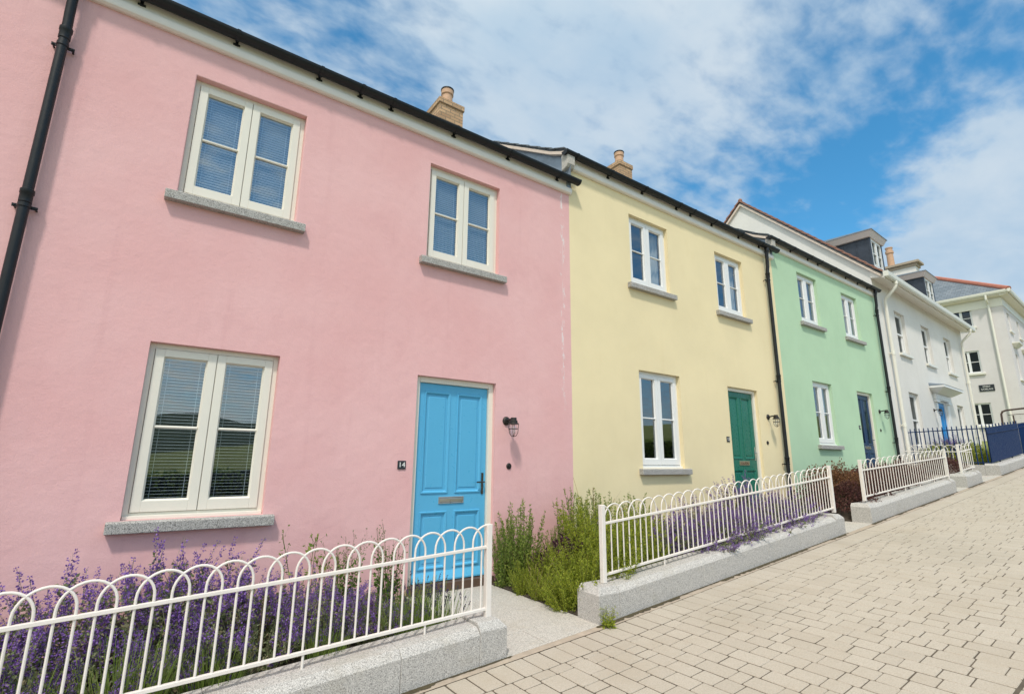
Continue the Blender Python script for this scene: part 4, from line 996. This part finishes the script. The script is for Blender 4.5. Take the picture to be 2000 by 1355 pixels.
c1 = [(-1.75, -.95, 0, 1.0, 'at the far left, beyond the edge of the wide lower window'), (-1.25, -.55, 1, .98, 'against the pink wall at the far left of the bed'), (-1.05, -1.12, 2, 1.0, 'front of the bed at the far left'),
      (-.72, -.55, 3, 1.08, 'against the wall left of the lower window sill'), (-.55, -1.05, 0, .86, 'close to the fence, left of the lower window'), (-.22, -.55, 0, 1.06, 'under the left end of the lower window sill'),
      (-.05, -1.05, 2, .9, 'close to the fence under the left half of the lower window'), (.22, -.50, 0, 1.14, 'tallest, under the middle of the lower window sill'), (.40, -.95, 3, .86, 'close to the fence under the middle of the lower window'),
      (.62, -.45, 1, 1.08, 'under the right end of the lower window sill'), (.82, -.95, 2, .95, 'close to the fence, just right of the lower window'), (1.0, -.5, 3, .93, 'against the wall just right of the lower window'),
      (1.20, -1.0, 0, .72, 'close to the fence, halfway from the window to the blue door'), (1.42, -.55, 2, .82, 'against the wall, halfway from the window to the blue door'), (1.62, -1.05, 2, .72, 'low, in front of the leafy dark green plant')]
for x, y, k, s, l in c1: plant('catmint', 'catmint_plant', CAT[k], x, y, bed(x, y)-.02, s, 'purple catmint clump '+l, 'flowers', GC)
for x, y, k, s, l in ((.12, -1.26, 0, .9, 'green lavender with few heads at the fence under the lower window'), (.52, -1.28, 1, .8, 'low green lavender tuft by the fence, right of the lower window'), (1.75, -1.28, 0, .78, 'green lavender tuft by the fence in front of the blue door'),
                      (2.02, -1.18, 1, .92, 'green lavender with dark heads at the edge of the granite path'), (-.35, -1.30, 0, .75, 'green lavender tuft at the fence at the far left'), (1.15, -1.32, 1, .66, 'small green lavender tuft halfway along the fence'), (1.98, -.85, 0, .85, 'green lavender leaning over the path by the blue door'), (-.8, -1.3, 1, .8, 'green lavender tuft at the left edge of the photo')):
    plant('lavender', 'lavender_plant', LAV[k], x, y, bed(x, y)-.02, s, l, 'lavender', 'green lavender tufts behind the left fence')
plant('weed', 'leafy_plant', WD[0], 1.82, -.72, bed(1.8, -.7), .92, 'leafy dark green plant left of the blue door', 'plant', None)
plant('weed', 'leafy_plant', WD[0], 1.55, -.40, bed(1.55, -.4), .85, 'thin leafy plant against the pink wall, left of the blue door', 'plant', None)
plant('weed', 'tall_weed', WD[1], 1.12, -.75, bed(1.1, -.75), 1.35, 'tall thin weed with buds rising above the fence, right of the lower window', 'weed', None)
plant('weed', 'tall_weed', WD[1], 1.35, -.95, bed(1.3, -.95), 1.15, 'thin weed with seed heads between the lower window and the blue door', 'weed', None)
GS = 'bright green bushy shrubs between the blue door and the second fence'
for x, y, k, s, l in ((3.50, -.32, 2, 1.02, 'narrow upright green shrub just right of the blue door'), (3.58, -.62, 0, .55, 'small green shrub at the path edge below the wall lamp'), (3.98, -.32, 2, .52, 'short upright green shrub against the pink wall'), (3.78, -.95, 1, .72, 'low green shrub spilling on the middle of the path edge'),
                      (4.15, -.72, 0, .98, 'tall green shrub in front of the pink and yellow joint'), (3.55, -1.26, 1, .80, 'yellow green shrub spilling over the end of the granite wall'), (4.55, -.45, 2, .98, 'tall dark green shrub against the yellow wall'), (3.98, -1.22, 0, .95, 'bright green shrub right behind the first fence post'), (4.40, -1.05, 1, .98, 'bright green shrub behind the first hoops of the second fence'), (4.85, -.8, 0, .82, 'green shrub beside the first catmint behind the second fence'),
                      (3.46, -.98, 1, .55, 'low green shrub lying over the path edge in front of the purple leaved plants'), (3.75, -1.38, 0, .72, 'yellow green shrub behind the end block of the granite wall'), (3.42, -.18, 2, .85, 'thin upright green shrub touching the frame of the blue door'), (3.36, -.55, 0, .45, 'small green shrub lying on the path edge nearest the blue door'), (3.40, -.80, 1, .42, 'small flat green shrub on the path edge by the dry grass tuft'), (3.36, -1.20, 1, .50, 'flat green shrub spreading over the path edge'), (4.3, -.3, 2, 1.02, 'tall thin green shrub at the pink and yellow joint'), (5.1, -.5, 2, .85, 'dark green shrub under the left end of the yellow house window sill')):
    plant('shrub', 'green_shrub', SHR[k], x, y, bed(x, y)-.03, s, l, 'shrub', GS)
plant('bush', 'purple_leaf_plant', HEU, 3.95, -.62, bed(3.95, -.6), 1.1, 'dark purple leaved plant among the green shrubs by the pink wall', 'plant', None)
plant('bush', 'purple_leaf_plant', HEU, 3.68, -.50, bed(3.68, -.5), .85, 'smaller dark purple leaved plant low behind the path edge', 'plant', None)
for x, y, k, s, l in ((5.0, -1.18, 3, .88, 'first after the green shrubs, leaning through the second fence'), (5.28, -1.36, 2, .80, 'pushing out between the hoops left of the yellow house window'), (5.95, -1.38, 1, .78, 'pushing out between bars under the yellow house sill end'), (7.3, -1.37, 2, .78, 'pushing out between the bars below the yellow house lamp'), (6.55, -1.36, 2, .82, 'pushing out between the bars halfway along the second fence'), (5.62, -1.38, 1, .78, 'pushing out between the bars under the yellow house window sill'), (6.95, -1.38, 2, .80, 'pushing out between the bars in front of the green door'), (5.35, -.85, 1, .82, 'left of the lower yellow house window, behind the second fence'), (5.6, -1.22, 2, .95, 'leaning on the second fence under the yellow house window'), (6.0, -.8, 0, .80, 'under the left half of the yellow house window'), (6.25, -1.2, 1, .78, 'by the second fence under the right half of the yellow house window'),
                      (6.65, -.75, 3, .85, 'right of the yellow house window'), (6.85, -1.2, 2, .9, 'in front of the green door, close to the fence'), (7.15, -.75, 0, .95, 'tall, in front of the green door'), (7.45, -1.15, 1, .82, 'in front of the green door frame, by the fence'), (7.75, -1.2, 2, .85, 'last before the far post of the second fence'), (7.75, -.75, 3, .88, 'at the path edge near the far post of the second fence')):
    plant('catmint', 'catmint_plant', CAT[k], x, y, bed(x, y)-.02, s, 'purple catmint clump '+l, 'flowers', 'purple catmint in the bed behind the second fence')
for x, y, k, s, l in ((9.55, -1.0, 0, (1.05, 1.05, 1.15), 'largest burgundy barberry bush, bulging out left of the third fence'), (10.3, -1.0, 1, 1.05, 'burgundy barberry bush behind the left part of the third fence'), (11.1, -1.0, 1, 1.0, 'burgundy barberry bush behind the middle of the third fence'), (11.9, -1.0, 1, 1.0, 'burgundy barberry bush behind the right part of the third fence'), (12.65, -1.0, 1, .98, 'burgundy barberry bush behind the far post of the third fence'),
                      (15.6, -.9, 1, (1.0, .9, .82), 'low burgundy barberry bush behind the narrow white fence')):
    plant('bush', 'barberry_bush', BER[k], x, y, g(x)+.08, s, l, 'bush', 'burgundy barberry bushes')
for x, y, s, l in ((17.5, -1.05, 1.0, 'lime green bush behind the navy railing'), (17.6, -.35, 1.1, 'lime green bush by the white wall behind the navy railing'), (18.5, -.8, 1.1, 'lime green bush behind the solid navy panel'), (21.0, -1.0, 1.0, 'lime green bush right of the solid navy panel')):
    plant('bush', 'lime_bush', LIM, x, y, g(x)+.12, s, l, 'bush', 'lime green bushes in front of the white house')
for x, y, k, l in ((18.0, -.55, 0, 'purple catmint clump above the lime bushes behind the navy railing'), (19.0, -.35, 3, 'purple catmint clump by the white house door step')):
    plant('catmint', 'catmint_plant', CAT[k], x, y, g(x)+.22, .95, l, 'flowers', 'purple catmint in front of the white house')
plant('weed', 'weed', WD[2], 3.30, -1.78, g(3.3), .62, 'small green weed at the foot of the second granite wall', 'weed', None)
plant('weed', 'weed', WD[2], 3.33, -1.02, -1.34, .75, 'small green weed on the path edge in front of the green shrubs', 'weed', None)
plant('weed', 'weed', WD[2], 1.08, -1.735, g(1.08), .42, 'tiny weed in the joint below the left granite wall', 'weed', None)
plant('grass', 'grass_tuft', GR[0], 3.32, -.78, -1.33, .95, 'dry yellow grass tuft arching over the granite path', 'grass', None)
plant('grass', 'grass_tuft', GR[0], 4.35, -.55, bed(4.3, -.5)+.1, 1.8, 'tall dry grass stems in front of the pink and yellow joint', 'grass', None)
plant('grass', 'grass_tuft', GR[0], .85, -.8, bed(.8, -.8), 1.2, 'dry grass stems among the catmint right of the lower window', 'grass', None)

# the far side of the road, seen only as reflections in the window panes
hd = thing('hedge', (3, -13.2, g(3)), 'clipped dark green hedge across the road, seen reflected in the window panes', 'hedge')
m = MB(); rnd = random.Random(77); hz = lambda x: .95+.12*math.sin(x*1.3)+.07*math.sin(x*3.7)
for i in range(9000):
    x = rnd.uniform(-16, 24); q = rnd.random(); f = hz(x)
    p = Vector((x-3, rnd.uniform(-.4, .4) if q < .3 else .4+rnd.uniform(-.06, .06), (f if q < .3 else rnd.uniform(.0, f))+g(x)-g(3)-.05)); leaf(m, p, rdir(rnd, .3), rnd.uniform(.08, .16), rnd.uniform(.06, .11), rnd)
c = bpy.data.objects.new('foliage', mesh_of(m, 'hedge_foliage', 'shrub_dark')); COL.objects.link(c); c.parent = hd
m = MB(); m.hexa([(x-3, y, z) for z in (-1.8, 2.2) for y in (-.3, .3) for x in (-16, 24)]); m.v = [(x, y, (g(x+3)-g(3)-.1 if k < 4 else g(x+3)-g(3)+.78)) for k, (x, y, z) in enumerate(m.v)]
c = m.build('stems', plain('hedge_core', (.02, .03, .012), .95)); c.parent = hd
sheet('hills', plain('wooded_hill', (.03, .05, .018), .95, var=.4, scale=.3), fx(-300, 400, 60), [-260, -190, -150, -120], lambda x, y: -3+(14+4*math.sin(x*.021)+2*math.sin(x*.13)+math.sin(x*.41))*min(1, (-120-y)/60))

# ---------------------------------------------------------------- light, sky and camera
SUN = Vector((-.95, -1., 2.05)).normalized()
sun = bpy.data.lights.new('sun', 'SUN'); sun.energy = 2.25; sun.angle = R(5); sun.color = (1, .94, .86)
so = bpy.data.objects.new('sun', sun); COL.objects.link(so); so.rotation_euler = (-SUN).to_track_quat('-Z', 'Y').to_euler(); so.location = (0, 0, 30)
w = bpy.data.worlds.new('World'); S.world = w; w.use_nodes = True; nt = w.node_tree; nt.nodes.clear()
out = nd(nt, 'ShaderNodeOutputWorld'); bg = nd(nt, 'ShaderNodeBackground'); nt.links.new(bg.outputs[0], out.inputs[0])
sky = nd(nt, 'ShaderNodeTexSky'); sky.sky_type = 'NISHITA'; sky.sun_disc = False; sky.sun_elevation = math.asin(SUN.z); sky.sun_rotation = math.atan2(SUN.x, SUN.y)
sky.air_density = 1.0; sky.dust_density = .4; sky.ozone_density = 2.5
STR = .12; SKYROT = 100
tc = nd(nt, 'ShaderNodeTexCoord'); D_ = tc.outputs['Generated']
def dotd(v):
    n = nd(nt, 'ShaderNodeVectorMath', operation='DOT_PRODUCT'); nt.links.new(D_, n.inputs[0]); n.inputs[1].default_value = Vector(v).normalized(); return n.outputs['Value']
def lobe(v, inner, outer, amt): return ramp(nt, dotd(v), math.cos(R(outer)), math.cos(R(inner)), 0, amt)
sx = nd(nt, 'ShaderNodeSeparateXYZ'); nt.links.new(D_, sx.inputs[0])
zz = math_(nt, 'MAXIMUM', math_(nt, 'ADD', sx.outputs[2], .12), .06)
cx = nd(nt, 'ShaderNodeCombineXYZ'); nt.links.new(math_(nt, 'DIVIDE', sx.outputs[0], zz), cx.inputs[0]); nt.links.new(math_(nt, 'DIVIDE', sx.outputs[1], zz), cx.inputs[1])
P_ = cx.outputs[0]
mp = nd(nt, 'ShaderNodeMapping'); mp.inputs['Rotation'].default_value = (0, 0, R(SKYROT)); mp.inputs['Scale'].default_value = (1, 1.7, 1); nt.links.new(P_, mp.inputs[0])
n1 = noise(nt, P_, 1.1, 8, .58, .3); n2 = noise(nt, mp.outputs[0], 10.0, 6, .52, .15); n3 = noise(nt, mp.outputs[0], 2.2, 5, .55, .15)
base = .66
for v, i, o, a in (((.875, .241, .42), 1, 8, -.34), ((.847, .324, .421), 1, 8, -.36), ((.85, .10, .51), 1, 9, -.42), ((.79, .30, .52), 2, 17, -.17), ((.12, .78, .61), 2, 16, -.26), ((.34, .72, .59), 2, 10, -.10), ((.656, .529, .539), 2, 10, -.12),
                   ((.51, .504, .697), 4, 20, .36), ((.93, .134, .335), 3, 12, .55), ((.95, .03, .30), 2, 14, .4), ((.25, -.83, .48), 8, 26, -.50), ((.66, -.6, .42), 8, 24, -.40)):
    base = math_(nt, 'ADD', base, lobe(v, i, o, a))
tex = math_(nt, 'ADD', math_(nt, 'MULTIPLY', math_(nt, 'SUBTRACT', n1, .5), .45), math_(nt, 'ADD', math_(nt, 'MULTIPLY', math_(nt, 'SUBTRACT', n3, .5), .5), math_(nt, 'MULTIPLY', math_(nt, 'SUBTRACT', n2, .5), 1.3)))
cov = ramp(nt, math_(nt, 'ADD', base, tex), .02, 1.0, .04, .97)
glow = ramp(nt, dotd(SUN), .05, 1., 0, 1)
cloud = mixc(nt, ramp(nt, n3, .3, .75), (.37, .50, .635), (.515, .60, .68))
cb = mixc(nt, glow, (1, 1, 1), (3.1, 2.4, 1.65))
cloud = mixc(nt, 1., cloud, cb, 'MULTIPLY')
hs = nd(nt, 'ShaderNodeHueSaturation'); hs.inputs['Saturation'].default_value = 1.35; hs.inputs['Value'].default_value = STR*1.35; hs.inputs['Hue'].default_value = .485; nt.links.new(sky.outputs[0], hs.inputs['Color'])
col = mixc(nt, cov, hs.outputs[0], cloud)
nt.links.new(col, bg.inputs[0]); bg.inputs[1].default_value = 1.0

cam = bpy.data.cameras.new('camera'); cam.sensor_width = 36; cam.lens = 988.6/2000*36; cam.clip_end = 2000; cam.clip_start = .05
co = bpy.data.objects.new('camera', cam); COL.objects.link(co)
yw, pt, rl = R(35.53), R(12.58), R(.59)
fw = Vector((math.sin(yw)*math.cos(pt), math.cos(yw)*math.cos(pt), math.sin(pt))); r0 = Vector((math.cos(yw), -math.sin(yw), 0)); u0 = r0.cross(fw)
rt = r0*math.cos(rl)+u0*math.sin(rl); upv = -r0*math.sin(rl)+u0*math.cos(rl)
co.matrix_world = Matrix(((rt.x, upv.x, -fw.x, 0), (rt.y, upv.y, -fw.y, -5), (rt.z, upv.z, -fw.z, 0), (0, 0, 0, 1)))
S.camera = co
S.view_settings.view_transform = 'Standard'; S.view_settings.look = 'None'; S.view_settings.exposure = 0.26; S.view_settings.gamma = 1
S.render.engine = 'CYCLES'; S.cycles.use_denoising = True; S.cycles.max_bounces = 8; S.cycles.transparent_max_bounces = 12
